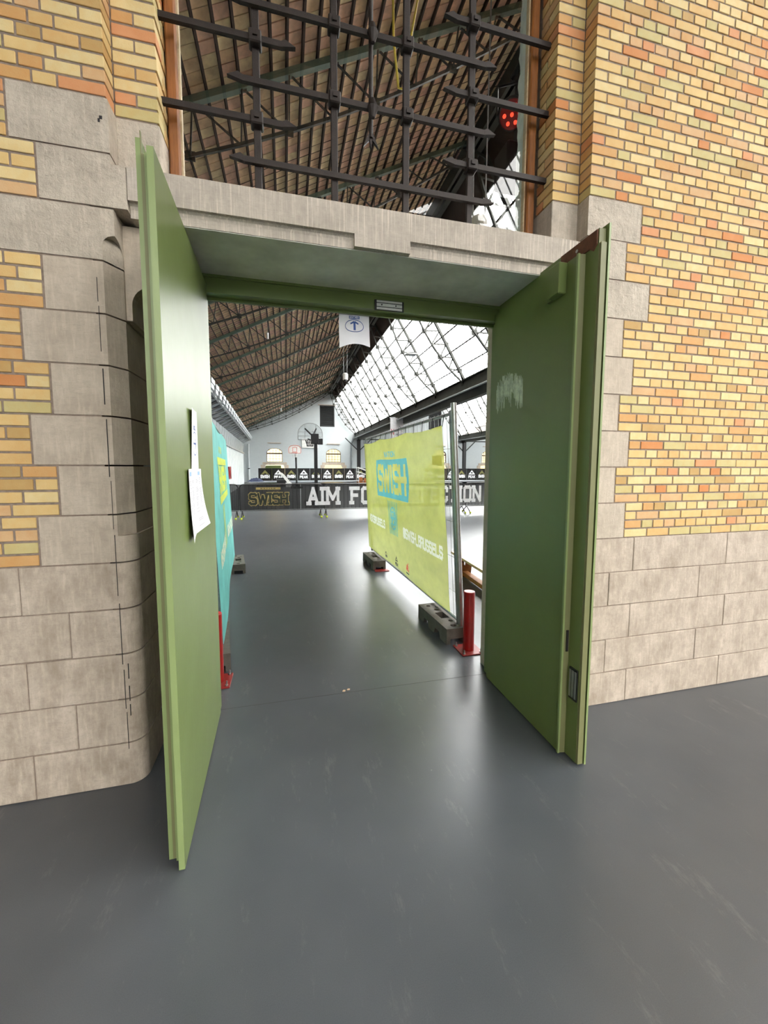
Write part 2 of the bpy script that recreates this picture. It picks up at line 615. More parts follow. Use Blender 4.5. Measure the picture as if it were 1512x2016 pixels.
# ---------------------------------------------------------------- block lettering (strokes on a unit-high cell)
GL = {
    'A': (.62, [[(0, 0), (.31, 1), (.62, 0)], [(.14, .33), (.48, .33)]], [0, .62]),
    'B': (.56, [[(0, 0), (0, 1), (.46, 1), (.52, .9), (.52, .6), (.44, .52), (0, .52)], [(.44, .52), (.56, .42), (.56, .1), (.46, 0), (0, 0)]], []),
    'C': (.54, [[(.54, .74), (.54, .9), (.44, 1), (.1, 1), (0, .9), (0, .1), (.1, 0), (.44, 0), (.54, .1), (.54, .26)]], []),
    'E': (.52, [[(.52, 1), (0, 1), (0, 0), (.52, 0)], [(0, .52), (.4, .52)]], []),
    'F': (.52, [[(.52, 1), (0, 1), (0, 0)], [(0, .52), (.4, .52)]], [0]),
    'H': (.56, [[(0, 0), (0, 1)], [(.56, 0), (.56, 1)], [(0, .5), (.56, .5)]], [0, .56]),
    'I': (.12, [[(.06, 0), (.06, 1)]], [.06]),
    'J': (.46, [[(.46, 1), (.46, .1), (.36, 0), (.1, 0), (0, .1), (0, .28)]], []),
    'K': (.58, [[(0, 0), (0, 1)], [(.58, 1), (.06, .46)], [(.2, .6), (.58, 0)]], []),
    'L': (.48, [[(0, 1), (0, 0), (.48, 0)]], []),
    'M': (.78, [[(0, 0), (0, 1), (.39, .3), (.78, 1), (.78, 0)]], [0, .78]),
    'N': (.6, [[(0, 0), (0, 1), (.6, 0), (.6, 1)]], [0]),
    'O': (.54, [[(.1, 0), (0, .1), (0, .9), (.1, 1), (.44, 1), (.54, .9), (.54, .1), (.44, 0), (.1, 0)]], []),
    'P': (.54, [[(0, 0), (0, 1), (.44, 1), (.54, .9), (.54, .56), (.44, .46), (0, .46)]], [0]),
    'R': (.56, [[(0, 0), (0, 1), (.44, 1), (.54, .9), (.54, .6), (.44, .5), (0, .5)], [(.3, .5), (.56, 0)]], [0, .56]),
    'S': (.54, [[(.54, .85), (.54, .9), (.44, 1), (.1, 1), (0, .9), (0, .6), (.1, .52), (.44, .48), (.54, .4), (.54, .1), (.44, 0), (.1, 0), (0, .1), (0, .15)]], []),
    'T': (.56, [[(0, 1), (.56, 1)], [(.28, 1), (.28, 0)]], [.28]),
    'U': (.54, [[(0, 1), (0, .1), (.1, 0), (.44, 0), (.54, .1), (.54, 1)]], []),
    'W': (.82, [[(0, 1), (.2, 0), (.41, .8), (.62, 0), (.82, 1)]], []),
    'X': (.54, [[(0, 0), (.54, 1)], [(0, 1), (.54, 0)]], []),
    '3': (.5, [[(0, .9), (.1, 1), (.4, 1), (.5, .9), (.5, .6), (.4, .52), (.16, .52)], [(.4, .52), (.5, .42), (.5, .1), (.4, 0), (.1, 0), (0, .1)]], []),
    '_': (.44, [[(0, -.08), (.44, -.08)]], []),
    '#': (.6, [[(.18, 0), (.24, 1)], [(.38, 0), (.44, 1)], [(.02, .34), (.56, .34)], [(.06, .68), (.6, .68)]], []),
    '@': (.74, [[(.7, .06), (.56, 0), (.14, 0), (0, .14), (0, .86), (.14, 1), (.6, 1), (.74, .86), (.74, .34), (.62, .28), (.54, .34), (.54, .7), (.3, .7), (.24, .6), (.24, .4), (.3, .3), (.54, .3)]], []),
    '\u00c9': (.52, [[(.52, 1), (0, 1), (0, 0), (.52, 0)], [(0, .52), (.4, .52)], [(.2, 1.14), (.36, 1.3)]], []),
}


def text_strokes(txt, gap=.2, serif=False, sp=.5):
    x, out = 0, []
    for ch in txt:
        if ch == ' ':
            x += sp
            continue
        w_, st, feet = GL[ch]
        for pl in st:
            for a, b in zip(pl, pl[1:]):
                out.append(((a[0] + x, a[1]), (b[0] + x, b[1])))
        if serif:
            for fx in feet:
                out.append(((fx + x - .1, .0), (fx + x + .1, .0)))
                if ch in 'IHMN' or (ch in 'FPR' and fx == 0):
                    out.append(((fx + x - .1, 1.0), (fx + x + .08, 1.0)))
        x += w_ + gap
    return out, x - gap


def add_text(mb, txt, f, h, width=None, t=.16, gap=.2, serif=False, sp=.5, mi=0):
    """f maps (x, y) in metres on the surface to 3D; text starts at (0, 0) with cap height h"""
    st, total = text_strokes(txt, gap, serif, sp)
    inner = 1 - t
    sx = (width / (total + t)) if width else h
    for a, b in st:
        ax, ay = (a[0] + t / 2) * sx, (t / 2 + a[1] * inner) * h
        bx, by = (b[0] + t / 2) * sx, (t / 2 + b[1] * inner) * h
        dx, dy = bx - ax, by - ay
        L = math.hypot(dx, dy)
        if L < 1e-6:
            continue
        tx, ty = t * sx / 2, t * h / 2
        ux, uy = dx / L, dy / L
        ex, ey = ux * tx * .9, uy * ty * .9
        nx, ny = -uy * tx, ux * ty
        quad = [(ax - ex + nx, ay - ey + ny), (ax - ex - nx, ay - ey - ny), (bx + ex - nx, by + ey - ny), (bx + ex + nx, by + ey + ny)]
        P = [Vector(f(q)) for q in quad]
        nrm = (P[1] - P[0]).cross(P[2] - P[0])
        if nrm.length > 0:
            nrm.normalize()
            if nrm.dot(CAM - P[0]) < 0:
                nrm = -nrm
            k_ = len(mb.f) % 9            # overlapping strokes lie a hair apart
            P = [p + nrm * (.00035 * k_) for p in P]
        mb.add(P, [(0, 1, 2, 3)], mi)
    return mb


def add_poly(mb, pts, f, mi=0):
    return mb.add([f(p) for p in pts], [tuple(range(len(pts)))], mi)


def add_ring(mb, cx, cy, rx, ry, t, f, n=28, mi=0):
    for i in range(n):
        a, b = 2 * PI * i / n, 2 * PI * (i + 1) / n
        q = [(cx + rx * math.cos(a), cy + ry * math.sin(a)), (cx + rx * math.cos(b), cy + ry * math.sin(b)),
             (cx + (rx - t) * math.cos(b), cy + (ry - t) * math.sin(b)), (cx + (rx - t) * math.cos(a), cy + (ry - t) * math.sin(a))]
        mb.add([f(p) for p in q], [(0, 1, 2, 3)], mi)


def add_stroke(mb, a, b, t, f, mi=0):
    dx, dy = b[0] - a[0], b[1] - a[1]
    L = math.hypot(dx, dy)
    nx, ny = -dy / L * t / 2, dx / L * t / 2
    mb.add([f(p) for p in ((a[0] + nx, a[1] + ny), (a[0] - nx, a[1] - ny), (b[0] - nx, b[1] - ny), (b[0] + nx, b[1] + ny))], [(0, 1, 2, 3)], mi)

# ================================================================ STRUCTURE
ZK = [0, .234, .472, .714, .951, 1.190, 1.433, 1.676, 1.915, 2.156, 2.396, 2.639, 2.878, 3.118, 3.359]
MIR = 1.095                      # the doorway is symmetrical about X = MIR / 2
XA, ZA, XV0, ZV, PITCHX = 5.33, 10.8, -5.08, 5.67, 13.5
SL = (ZA - ZV) / (XA - XV0)
Y_BACK, Y_FAR = -27.0, 45.0
Y_RL = -10.5                     # behind this the roof before the wall is an added rooflight that lights the wall


def struct(o, label=None, cat=None):
    o['kind'] = 'structure'
    if label:
        o['label'] = label
    if cat:
        o['category'] = cat
    return o


# ---- floor
floor = struct(MB().box((-6, Y_BACK - .5, -.2), (36, Y_FAR + 6, 0)).build('floor', MT['floor']), 'smooth dark grey epoxy floor running through the doorway', 'floor')

MB().box((-.5, .573, -.01), (1.6, .5755, .0006)).build('floor_joint', MT['beam'], floor)

# ---- front wall left and right of the doorway: mortar core, plinth stones, quoins, bricks
def mx(side, x):
    return x if side < 0 else MIR - x


def core(side):
    mb = MB()
    for xe, z0, z1 in ((-.86, 0, 2.9), (-.775, 2.9, 6.6)):
        lo = (-5.3, .0045, z0) if side < 0 else (mx(1, xe), .0045, z0)
        hi = (xe, .55, z1) if side < 0 else (35.6, .55, z1)
        mb.box(lo, hi)
    a, b = sorted((mx(side, -.778), mx(side, -.585)))
    mb.box((a, .1045, 3.07), (b, .31, 6.6))
    return mb


wall_left = struct(core(-1).build('wall_left', MT['mortar']), 'yellow brick and grey stone wall left of the green doorway', 'wall')
wall_right = struct(core(1).build('wall_right', MT['mortar']), 'yellow brick and grey stone wall right of the green doorway', 'wall')

ARC = [(-.823 + .075 * math.sin(a * PI / 28), .075 - .075 * math.cos(a * PI / 28)) for a in range(0, 15)]
CH_A, CH_B = (-.818, 0), (-.762, .085)


def stone_prism(mb, side, prof, z0, z1):
    mb.prism(prof, lambda q: (mx(side, q[0]), q[1], z0), lambda q: (mx(side, q[0]), q[1], z1))


def jamb_stone(side, k, x0, wall):
    z0, z1 = ZK[k] + .004, ZK[k + 1] - .004
    mb = MB()
    dy = random.uniform(-.0015, .0015)
    rnd = [(x0, dy)] + ARC + [(-.748, .53), (x0, .53)]
    chm = [(x0, dy), CH_A, CH_B, (-.762, .53), (x0, .53)]
    mat = MT['stone']
    if k < 5:
        stone_prism(mb, side, rnd, z0, z1)
        mat = MT['stone_base']
    elif k == 5:
        stone_prism(mb, side, rnd, z0, 1.325)
        stone_prism(mb, side, chm, 1.325, z1)
    elif k < 11:
        stone_prism(mb, side, chm, z0, z1)
    elif k == 11:                 # the chamfer stops under a round head
        mat = MT['stone_rough']
        stone_prism(mb, side, [(x0, dy), CH_A, (-.80, .29), (x0, .29)], z0, z1)
        N = 14
        cols = []
        for i in range(N + 1):
            t = i / N
            h = 2.705 + .05 * math.sqrt(max(0, 1 - (2 * t - 1) ** 2))
            cx, cyy = CH_A[0] + t * (CH_B[0] - CH_A[0]), CH_A[1] + t * (CH_B[1] - CH_A[1])
            if t < .5:
                ox, oy = CH_A[0] + 2 * t * (-.762 - CH_A[0]), 0
            else:
                ox, oy = -.762, (2 * t - 1) * .085
            cols.append((cx, cyy, h, ox, oy))
        for a, b in zip(cols, cols[1:]):
            P = lambda x, y, z: (mx(side, x), y, z)
            mb.add([P(a[0], a[1], z0), P(b[0], b[1], z0), P(b[0], b[1], b[2]), P(a[0], a[1], a[2])], [(0, 1, 2, 3)])
            mb.add([P(a[0], a[1], a[2]), P(b[0], b[1], b[2]), P(b[3], b[4], b[2]), P(a[3], a[4], a[2])], [(0, 1, 2, 3)])
            mb.add([P(a[3], a[4], a[2]), P(b[3], b[4], b[2]), P(b[3], b[4], z1), P(a[3], a[4], z1)], [(0, 1, 2, 3)])
        stone_prism(mb, side, [(-.80, .08), (-.762, .085), (-.762, .53), (-.80, .53)], z0, z1)
        q = [(mx(side, CH_A[0]), 0, z1), (mx(side, -.762), 0, z1), (mx(side, -.762), .29, z1), (mx(side, -.80), .29, z1)]
        mb.add(q, [(0, 1, 2, 3)])
    elif k == 12:
        mat = MT['stone_rough']
        stone_prism(mb, side, [(x0, dy), (-.765, dy), (-.765, .53), (x0, .53)], z0, z1)
        stone_prism(mb, side, [(-.765, dy), (-.703, dy), (-.703, .53), (-.765, .53)], z0, 3.073)
    else:
        mat = MT['stone_rough']
        stone_prism(mb, side, [(x0, dy), (-.765, dy), (-.765, .28), (x0, .28)], z0, z1)
    cx = mx(side, (x0 - .765) / 2)
    mb.build('stone', mat, wall, at=(cx, 0, z0))


QL = {5: -1.152, 6: -1.056, 7: -1.153, 8: -1.06, 9: -1.16, 10: -1.064, 11: -2.05, 12: -1.06, 13: -1.16}
QR = {5: 2.257, 6: 2.164, 7: 2.259, 8: 2.164, 9: 2.26, 10: 2.166, 11: 2.359, 12: 2.159, 13: 2.266}
BL = {4: -1.245, 3: -1.05, 2: -1.243, 1: -1.047, 0: -1.242}
BRR = {4: 2.349, 3: 2.154, 2: 2.345, 1: 2.15, 0: 2.342}
for k in range(14):
    jamb_stone(-1, k, (BL if k < 5 else QL)[k] + .004, wall_left)
    jamb_stone(1, k, MIR - ((BRR if k < 5 else QR)[k] - .004), wall_right)
for k in range(5):
    for wall, x, s in ((wall_left, BL[k], -1), (wall_right, BRR[k], 1)):
        i = 0
        while -3.2 < x < 6.6:
            L = .868 if (k % 2 == 0) else .802
            L += .012 * math.sin(i * 3 + k)
            a, b = sorted((x, x + s * L))
            d = random.uniform(-.002, .001)
            MB().bbox((a + .003, d, ZK[k] + .003), (b - .003, .2, ZK[k + 1] - .003), .003).build('stone', MT['stone_base'], wall, at=((a + b) / 2, 0, ZK[k]))
            x += s * L
            i += 1
# pilaster feet beside the window sill
for side, wall in ((-1, wall_left), (1, wall_right)):
    a, b = sorted((mx(side, -.768), mx(side, -.575)))
    MB().bbox((a, .098, 3.078), (b, .3, 3.355), .004).build('stone', MT['stone_rough'], wall, at=((a + b) / 2, .1, 3.078))
    # impost stone high in the window reveal
    a, b = sorted((mx(side, -.768), mx(side, -.575)))
    mb = MB().bbox((a, .1 + .08, 4.64), (b, .3, 5.2), .004)
    # corbel under the lintel
    cor = [(-.762, 2.405), (-.735, 2.405), (-.735, 2.48)] + [(-.635 - .1 * math.cos(t * PI / 16), 2.48 + .1 * math.sin(t * PI / 16)) for t in range(1, 9)] + [(-.49, 2.58), (-.49, 2.858), (-.762, 2.858)]
    MB().prism(cor, lambda q: (mx(side, q[0]), .1, q[1]), lambda q: (mx(side, q[0]), .53, q[1])).build('stone', MT['stone'], wall, at=(mx(side, -.63), .3, 2.6))
    # masonry behind the door frame post
    a, b = sorted((mx(side, -.77), mx(side, -.5)))
    MB().box((a, .52, 0), (b, .75, 2.858)).build('stone', MT['stone'], wall, at=((a + b) / 2, .6, 1))

M_ = .0975
bricks = {wall_left: [], wall_right: []}


def course(wall, side, kinds, x, x_end, z, y0=0.0, d_first=.1, d=.07, first_exact=None):
    """lay one course outwards from x (left wall: towards -X); kinds are header-unit lengths, the last repeats"""
    s = side
    i = 0
    while (x - x_end) * s < -.02:
        L = kinds[min(i, len(kinds) - 1)] * M_
        xe = x + s * L
        if (xe - x_end) * s > 0:
            xe = x_end
        a, b = sorted((x, xe))
        if b - a > .03:
            dd = d_first if i == 0 else d
            bricks[wall].append(((a + .005, y0 + random.uniform(-.0015, .0015), z + .005), (b - .005, y0 + dd, z + .055), random.choices(range(9), BRW)[0]))
        x = xe
        i += 1


for wall, side, Q, xe, ztop, xc in ((wall_left, -1, QL, -2.6, 4.62, -.765), (wall_right, 1, QR, 5.0, 5.4, MIR + .765)):
    for k in range(5, 14):
        for j in range(4):
            z = ZK[k] + j * (ZK[k + 1] - ZK[k]) / 4
            kinds = ([2], [1.5, 1], [1, 2], [1.5, 1])[j]
            course(wall, side, kinds, Q[k] + side * .002, xe, z, d_first=.07)
    n = 0
    z = ZK[14]
    while z < ztop:
        kinds = ([2, 1, 2], [1, 1.5, 1], [2], [1, 1.5, 1])[n % 4]
        course(wall, side, kinds, xc, xe, z, d_first=.1)
        # pilaster face and its reveal
        px = mx(side, -.575)
        if n % 2:
            for q in range(2):
                x0 = px + side * q * .097
                a, b = sorted((x0, x0 + side * .097))
                bricks[wall].append(((a + (.004 if q or side < 0 else 0), .1, z + .005), (b - .004, .1 + (.165 if q == 0 else .07), z + .055), random.choices(range(9), BRW)[0]))
        else:
            a, b = sorted((px, px + side * .192))
            bricks[wall].append(((a, .1, z + .005), (b, .193, z + .055), random.choices(range(9), BRW)[0]))
            a, b = sorted((px, px + side * .08))
            bricks[wall].append(((a, .203, z + .005), (b, .27, z + .055), random.choices(range(9), BRW)[0]))
        n += 1
        z += .0603

BRICK_MESH = {}
for wall, lst in bricks.items():
    sc = []
    for i, (a, b, m) in enumerate(lst):
        c = [(p + q) / 2 for p, q in zip(a, b)]
        pr = project((c[0], a[1], c[2]))
        if pr and -40 < pr[0] < 1552 and -40 < pr[1] < 2056:
            face = max((b[0] - a[0]) * (CAM[1] - a[1]) * -1, 0) if False else (b[0] - a[0])
            sc.append((face * (b[2] - a[2]) / pr[2] ** 2, i))
    sc.sort(reverse=True)
    single = {i for _, i in sc[:300]}
    rest = MB()
    for i, (a, b, m) in enumerate(lst):
        if i in single:
            dim = tuple(round(q - p, 3) for p, q in zip(a, b))
            if (dim, m) not in BRICK_MESH:
                h = [d / 2 for d in dim]
                t = MB().bbox((-h[0], -h[1], -h[2]), h, .002).build('brick', BRM[m])
                BRICK_MESH[(dim, m)] = t.data
                bpy.data.objects.remove(t)
            o = bpy.data.objects.new('brick', BRICK_MESH[(dim, m)])
            C.objects.link(o)
            o.location = [(p + q) / 2 for p, q in zip(a, b)]
            o.parent = wall
        else:
            rest.bbox(a, b, .002, m)
    if rest.v:
        rest.build('brick', BRM, wall)['kind'] = 'stuff'
# marker line ruled down the left quoins
mb = MB()
for z0, z1 in ((2.56, 2.45), (2.43, 2.22), (2.14, 1.97), (1.9, 1.62), (1.6, 1.36), (1.33, 1.02), (.98, .66), (.63, .42), (.40, .2)):
    wd = random.uniform(.0015, .004)
    mb.box((-.845 - wd + (2.5 - z0) * .012, -.0028, z1), (-.845 + (2.5 - z0) * .012, .001, z0))
for z0, z1 in ((.66, .58), (.54, .46), (.44, .38)):
    mb.box((-.806, -.0018, z1), (-.803, .002, z0))
mb.box((-.80, -.003, 3.262), (-.788, .002, 3.275)).box((-.806, -.003, 3.248), (-.798, .002, 3.262))
mb.build('marker_line', MT['ink_black'], wall_left)

# ---- lintel, door frame, head of the window
lin = [(0, 3.075), (0, 2.927), (.016, 2.925), (.026, 2.915), (.03, 2.9), (.03, 2.862), (.53, 2.862), (.53, 3.075)]
mb = MB().prism(lin, lambda q: (-.70, *q), lambda q: (.385, *q))
mb.prism(lin, lambda q: (.70, *q), lambda q: (MIR + .70, *q))
mb.prism([(0, 3.075), (0, 2.862), (.53, 2.862), (.53, 3.075)], lambda q: (.385, *q), lambda q: (.70, *q))
lintel = struct(mb.build('trim_1', MT['stone_tooled']), 'long tooled stone lintel above the green doors', 'lintel')
MB().box((-.50, .034, 2.858), (MIR + .50, .53, 2.866)).build('soffit', MT['soffit'], lintel)
mb = MB().box((-.50, .525, 2.752), (MIR + .49, .62, 2.86)).box((-.50, .60, 2.735), (MIR + .49, .62, 2.752))
frame = struct(mb.build('trim_2', MT['green']), 'green painted steel door frame under the lintel', 'door frame')
for s in (-1, 1):
    a, b = sorted((mx(s, -.50), mx(s, -.465)))
    MB().box((a, .53, 0), (b, .62, 2.752)).build('jamb', MT['green'], frame)
MB().box((-.49, .515, 2.842), (MIR + .485, .53, 2.86)).build('drip_strip', MT['green'], frame)
lk = MB().box((.612, .512, 2.745), (.818, .526, 2.812)).build('lock_plate', MT['black'], frame)
mb = MB()
for z0, z1 in ((2.749, 2.763), (2.769, 2.789), (2.795, 2.808)):
    mb.box((.625, .509, z0), (.805, .513, z1))
mb.build('keeper_strip', MT['keeper'], lk)
mb = MB()
for x in (.66, .76):
    mb.tube([(x, .5095, 2.779), (x, .506, 2.779)], .005, 8)
mb.build('screw', MT['black'], lk)

# gable masonry above the window and up to the roof
mb = MB().box((-.78, .112, 5.2), (MIR + .78, .55, 6.6))
gable = [(XV0 - .3, 6.55), (35.6, 6.55)]
for b in (2, 1, 0):
    gable += [(XA + b * PITCHX + 2.55, 6.55), (XA + b * PITCHX, ZA + .1), (XA + b * PITCHX - 8.3, 6.55)]
for b in (0, 1, 2):
    x = XA + b * PITCHX
    tri = [(x - 8.8, 6.5), (x + 2.65, 6.5), (x, ZA + .12)]
    mb.prism(tri, lambda q: (q[0], .12, q[1]), lambda q: (q[0], .5, q[1]))
struct(mb.build('wall_upper', MT['mortar']), 'brick gable wall above the window', 'wall')

# ---- window above the lintel
WX0, WX1, WY = -.572, 1.645, .25
win = struct(thing('window_1', ((WX0 + WX1) / 2, WY, 3.075), 'tall brown framed window above the stone lintel', 'window'))
for x0, x1 in ((WX0, WX0 + .055), (WX1 - .055, WX1)):
    MB().bbox((x0, WY, 3.075), (x1, WY + .07, 5.2), .008).build('frame_post', MT['frame_wood'], win)
mb = MB().box((WX0 + .055, WY + .03, 3.075), (WX0 + .064, WY + .06, 5.2)).box((WX1 - .064, WY + .03, 3.075), (WX1 - .055, WY + .06, 5.2))
mb.build('glazing_bead', MT['bench_top'], win)
MB().add([(WX0 + .06, WY + .045, 3.075), (WX1 - .06, WY + .045, 3.075), (WX1 - .06, WY + .045, 5.2), (WX0 + .06, WY + .045, 5.2)], [(0, 1, 2, 3)]).build('pane', MT['front_glass'], win)


def plaster_strip(name, x_out, xi0, xi1, label):
    mb = MB()
    n = 44
    rr = random.Random(5)
    js = [rr.uniform(-.006, .006) + .004 * math.sin(q * 1.3) for q in range(n + 1)]
    for i in range(n):
        z0, z1 = 3.075 + i * 2.1 / n, 3.075 + (i + 1) * 2.1 / n
        vs = []
        for z, w_ in ((z0, js[i]), (z1, js[i + 1])):
            vs += [(xi0, WY + .07, z), (xi1 + w_, .56, z), (x_out, .56, z), (x_out, WY + .07, z)]
        mb.add(vs, [(0, 1, 5, 4), (1, 2, 6, 5), (0, 4, 7, 3)])
    struct(mb.build(name, MT['plaster']), label, 'plaster reveal')


plaster_strip('trim_3', 1.87, 1.617, 1.69, 'wavy white plastered reveal behind the right edge of the window')
plaster_strip('trim_4', -.78, -.562, -.61, 'white plastered reveal behind the left edge of the window')

# ---- sawtooth roofs: tiled slope on the left, glazed slope on the right, three bays
def slope_pt(b, u, y, off=0):
    """u along the tiled slope (0 valley, 1 ridge), off below the roof"""
    L = math.hypot(XA - XV0, ZA - ZV)
    nx, nz = (ZA - ZV) / L, -(XA - XV0) / L
    return (XV0 + b * PITCHX + u * (XA - XV0) + nx * off, y, ZV + u * (ZA - ZV) + nz * off)


XV1 = XV0 + PITCHX
GU = .2                         # the steep slope is boarded down to here, glazed below


def glaze_pt(b, u, y, off=0):
    """u along the glazed slope (0 ridge, 1 valley)"""
    dx, dz = XV1 - XA, ZV - ZA
    L = math.hypot(dx, dz)
    nx, nz = dz / L, -dx / L
    return (XA + b * PITCHX + u * dx + nx * off, y, ZA + u * dz + nz * off)


mb = MB()
for b, ya, yb, u1 in ((0, Y_RL, Y_FAR + .4, 1), (1, Y_BACK, Y_FAR + .4, 1), (2, Y_BACK, Y_FAR + .4, 1)):
    vs = [slope_pt(b, u, y, -.02) for u, y in ((0, ya), (u1, ya), (u1, yb), (0, yb))]
    vs += [slope_pt(b, u, y, -.08) for u, y in ((0, ya), (u1, ya), (u1, yb), (0, yb))]
    mb.add(vs, [(0, 1, 2, 3), (7, 6, 5, 4), (0, 4, 5, 1), (1, 5, 6, 2), (2, 6, 7, 3), (3, 7, 4, 0)])
ceiling = struct(mb.build('ceiling', MT['roof_under']), 'brown tiled sloping roof underside on dark battens', 'ceiling')
for b in range(3):
    vs = [glaze_pt(b, u, y, o) for o in (0, -.06) for u, y in ((0, Y_BACK), (GU, Y_BACK), (GU, Y_FAR + .4), (0, Y_FAR + .4))]
    MB().add(vs, [(0, 1, 2, 3), (7, 6, 5, 4), (0, 4, 5, 1), (1, 5, 6, 2), (2, 6, 7, 3), (3, 7, 4, 0)]).build('ridge_boarding', MT['roof_under'], ceiling)
SLOPE_L = math.hypot(XA - XV0, ZA - ZV)
NB = 42
for b, y0, i0, i1 in ((0, Y_RL, 1, NB), (1, 12, 1, NB)):
    p0 = slope_pt(b, 0, y0, .035)
    base = MB().bar(slope_pt(b, 0, y0, .04), slope_pt(b, 0, Y_FAR, .04), .036, .055, up=(.44, 0, -.9)).build('batten', MT['batten'], ceiling, at=p0)
    for i in range(i0, i1 + 1):
        o = base.copy()
        C.objects.link(o)
        o.location = slope_pt(b, i / NB, y0, .035)
# clay tiles showing between the battens
tiles = []
for i in range(NB):
    for j in range(int((Y_FAR - Y_RL) / .2)):
        tiles.append((0, i, Y_RL + j * .2))
    for j in range(int((Y_FAR - 20) / .4)):
        tiles.append((1, i, 20 + j * .4))
TW = .2
hu = .5 / NB * .96


def tile_verts(b, i, y, wdt, c, rnd):
    o = []
    for off0, off1 in ((.012, .022), (-.012, -.002)):
        for u, y_, off in ((i / NB + .001, y + .006, off1 + rnd), (i / NB + .96 / NB, y + .006, off0 + rnd), (i / NB + .96 / NB, y + wdt - .006, off0), (i / NB + .001, y + wdt - .006, off1)):
            o.append(Vector(slope_pt(b, u, y_, off)) - Vector(c))
    return o


TF = [(0, 1, 2, 3), (7, 6, 5, 4), (0, 4, 5, 1), (1, 5, 6, 2), (2, 6, 7, 3), (3, 7, 4, 0)]
rank = []
for n_, (b, i, y) in enumerate(tiles):
    pr = project(slope_pt(b, (i + .5) / NB, y + .1)) if b == 0 and y > .7 else None
    if pr and 345 < pr[0] < 1020 and -5 < pr[1] < 300 + .14 * pr[0]:
        rank.append((pr[2], n_))
rank.sort()
single = {n_ for _, n_ in rank[:300]}
TM = {}
rest = MB()
tmats = [MT['tile_a'], MT['tile_b'], MT['tile_c']]
for n_, (b, i, y) in enumerate(tiles):
    m = random.randrange(3)
    if n_ in single:
        c = slope_pt(b, (i + .5) / NB, y + .1)
        key = (m, random.randrange(3))
        if key not in TM:
            t = MB().add(tile_verts(b, i, y, TW, c, key[1] * .004), TF).build('roof_tile', tmats[m])
            TM[key] = t.data
            bpy.data.objects.remove(t)
        o = bpy.data.objects.new('roof_tile', TM[key])
        C.objects.link(o)
        o.location = c
        o.parent = ceiling
    else:
        v = tile_verts(b, i, y, TW if b == 0 else .4, (0, 0, 0), random.uniform(0, .01))
        rest.add(v[:4], [(0, 1, 2, 3)], m)
rest.build('roof_tile', tmats, ceiling, fix=False)['kind'] = 'stuff'

TRY = [15.2 + 3.4 * i for i in range(-12, 9)] + [44.6]
for b in range(3):
    sk = struct(thing('window_%d' % (b + 2), (XA + b * PITCHX, 15, ZA), ('glazed steep roof slope of the nearest hall bay', 'glazed steep roof slope of the bay beyond the valley beam', 'glazed steep roof slope of the farthest bay on the right')[b], 'skylight'))
    ys = [Y_BACK] + TRY[1:]
    if b == 2:
        ys = [Y_BACK, 15.2, Y_FAR]
    for ya, yb in zip(ys, ys[1:]):
        for q in range(1 if b == 2 else 2):
            u0, u1 = (GU + q * .4, GU + q * .4 + .4) if b < 2 else (GU, 1)
            MB().add([glaze_pt(b, u0, ya, -.02), glaze_pt(b, u1, ya, -.02), glaze_pt(b, u1, yb, -.02), glaze_pt(b, u0, yb, -.02)], [(0, 1, 2, 3)]).build('pane', MT['roof_glass' if b else ('fore_glass' if ya < 0 else 'hall_glass')], sk)
    mb = MB()
    y = Y_BACK + .3 if b < 1 else 10
    while y < Y_FAR:
        mb.bar(glaze_pt(b, GU, y, .0), glaze_pt(b, 1, y, .0), .026, .03, up=(.85, 0, .5))
        y += .34 if b < 2 else .68
    mb.build('glazing_bar', MT['glazing_bar'], sk)['kind'] = 'stuff'
    for q in range(0, 6):
        MB().bar(glaze_pt(b, GU + q * .8 / 6, Y_BACK, .05), glaze_pt(b, GU + q * .8 / 6, Y_FAR, .05), .055, .06, up=(.85, 0, .5)).build('purlin', MT['truss_far'], sk)

rl = struct(thing('window_12', (0, -18, 9), 'added unseen rooflights over the rear of the space before the brick wall', 'skylight'))  # rooflights added out of view to brighten the brick wall from the front
for ya, yb in zip([Y_BACK, -22, -18, -14], [-22, -18, -14, Y_RL]):
    MB().add([slope_pt(0, u, y, -.04) for u, y in ((0, ya), (1, ya), (1, yb), (0, yb))], [(0, 1, 2, 3)]).build('pane', MT['fore_glass'], rl)
mb = MB()
y = Y_BACK + .5
while y < Y_RL:
    mb.bar(slope_pt(0, 0, y, -.02), slope_pt(0, 1, y, -.02), .03, .04)
    y += .7
mb.build('glazing_bar', MT['glazing_bar'], rl)['kind'] = 'stuff'

# valley beams, ridge beams
for b in range(3):
    x = XV1 + b * PITCHX
    mb = MB().box((x - .28, Y_BACK, ZV - .42), (x - .2, Y_FAR, ZV + .08)).box((x - .36, Y_BACK, ZV - .42), (x - .12, Y_FAR, ZV - .38)).box((x - .36, Y_BACK, ZV + .06), (x - .12, Y_FAR, ZV + .1))
    mb.box((x + .05, Y_BACK, ZV - .75), (x + .35, Y_FAR, ZV - .1)).box((x - .28, Y_BACK, ZV + .02), (x + .4, Y_FAR, ZV + .12))
    be = struct(mb.build('trim_%d' % (5 + b), MT['beam']), ('dark valley beam under the nearest glazed slope', 'dark valley beam at the far side of the second bay', 'dark valley beam at the right side of the third bay')[b], 'beam')
    MB().tube([(x - .42, Y_BACK, ZV - .5), (x - .42, Y_FAR, ZV - .5)], .045, 8).build('conduit', MT['galv'], be)
    x = XA + b * PITCHX
    mb = MB().box((x - .35, Y_BACK, ZA - .62), (x - .27, Y_FAR, ZA - .2)).box((x - .12, Y_BACK, ZA - .5), (x + .05, Y_FAR, ZA - .02))
    struct(mb.build('trim_%d' % (8 + b), MT['beam']), ('dark ridge beam of the nearest bay', 'dark ridge beam of the second bay', 'dark ridge beam of the third bay')[b], 'beam')

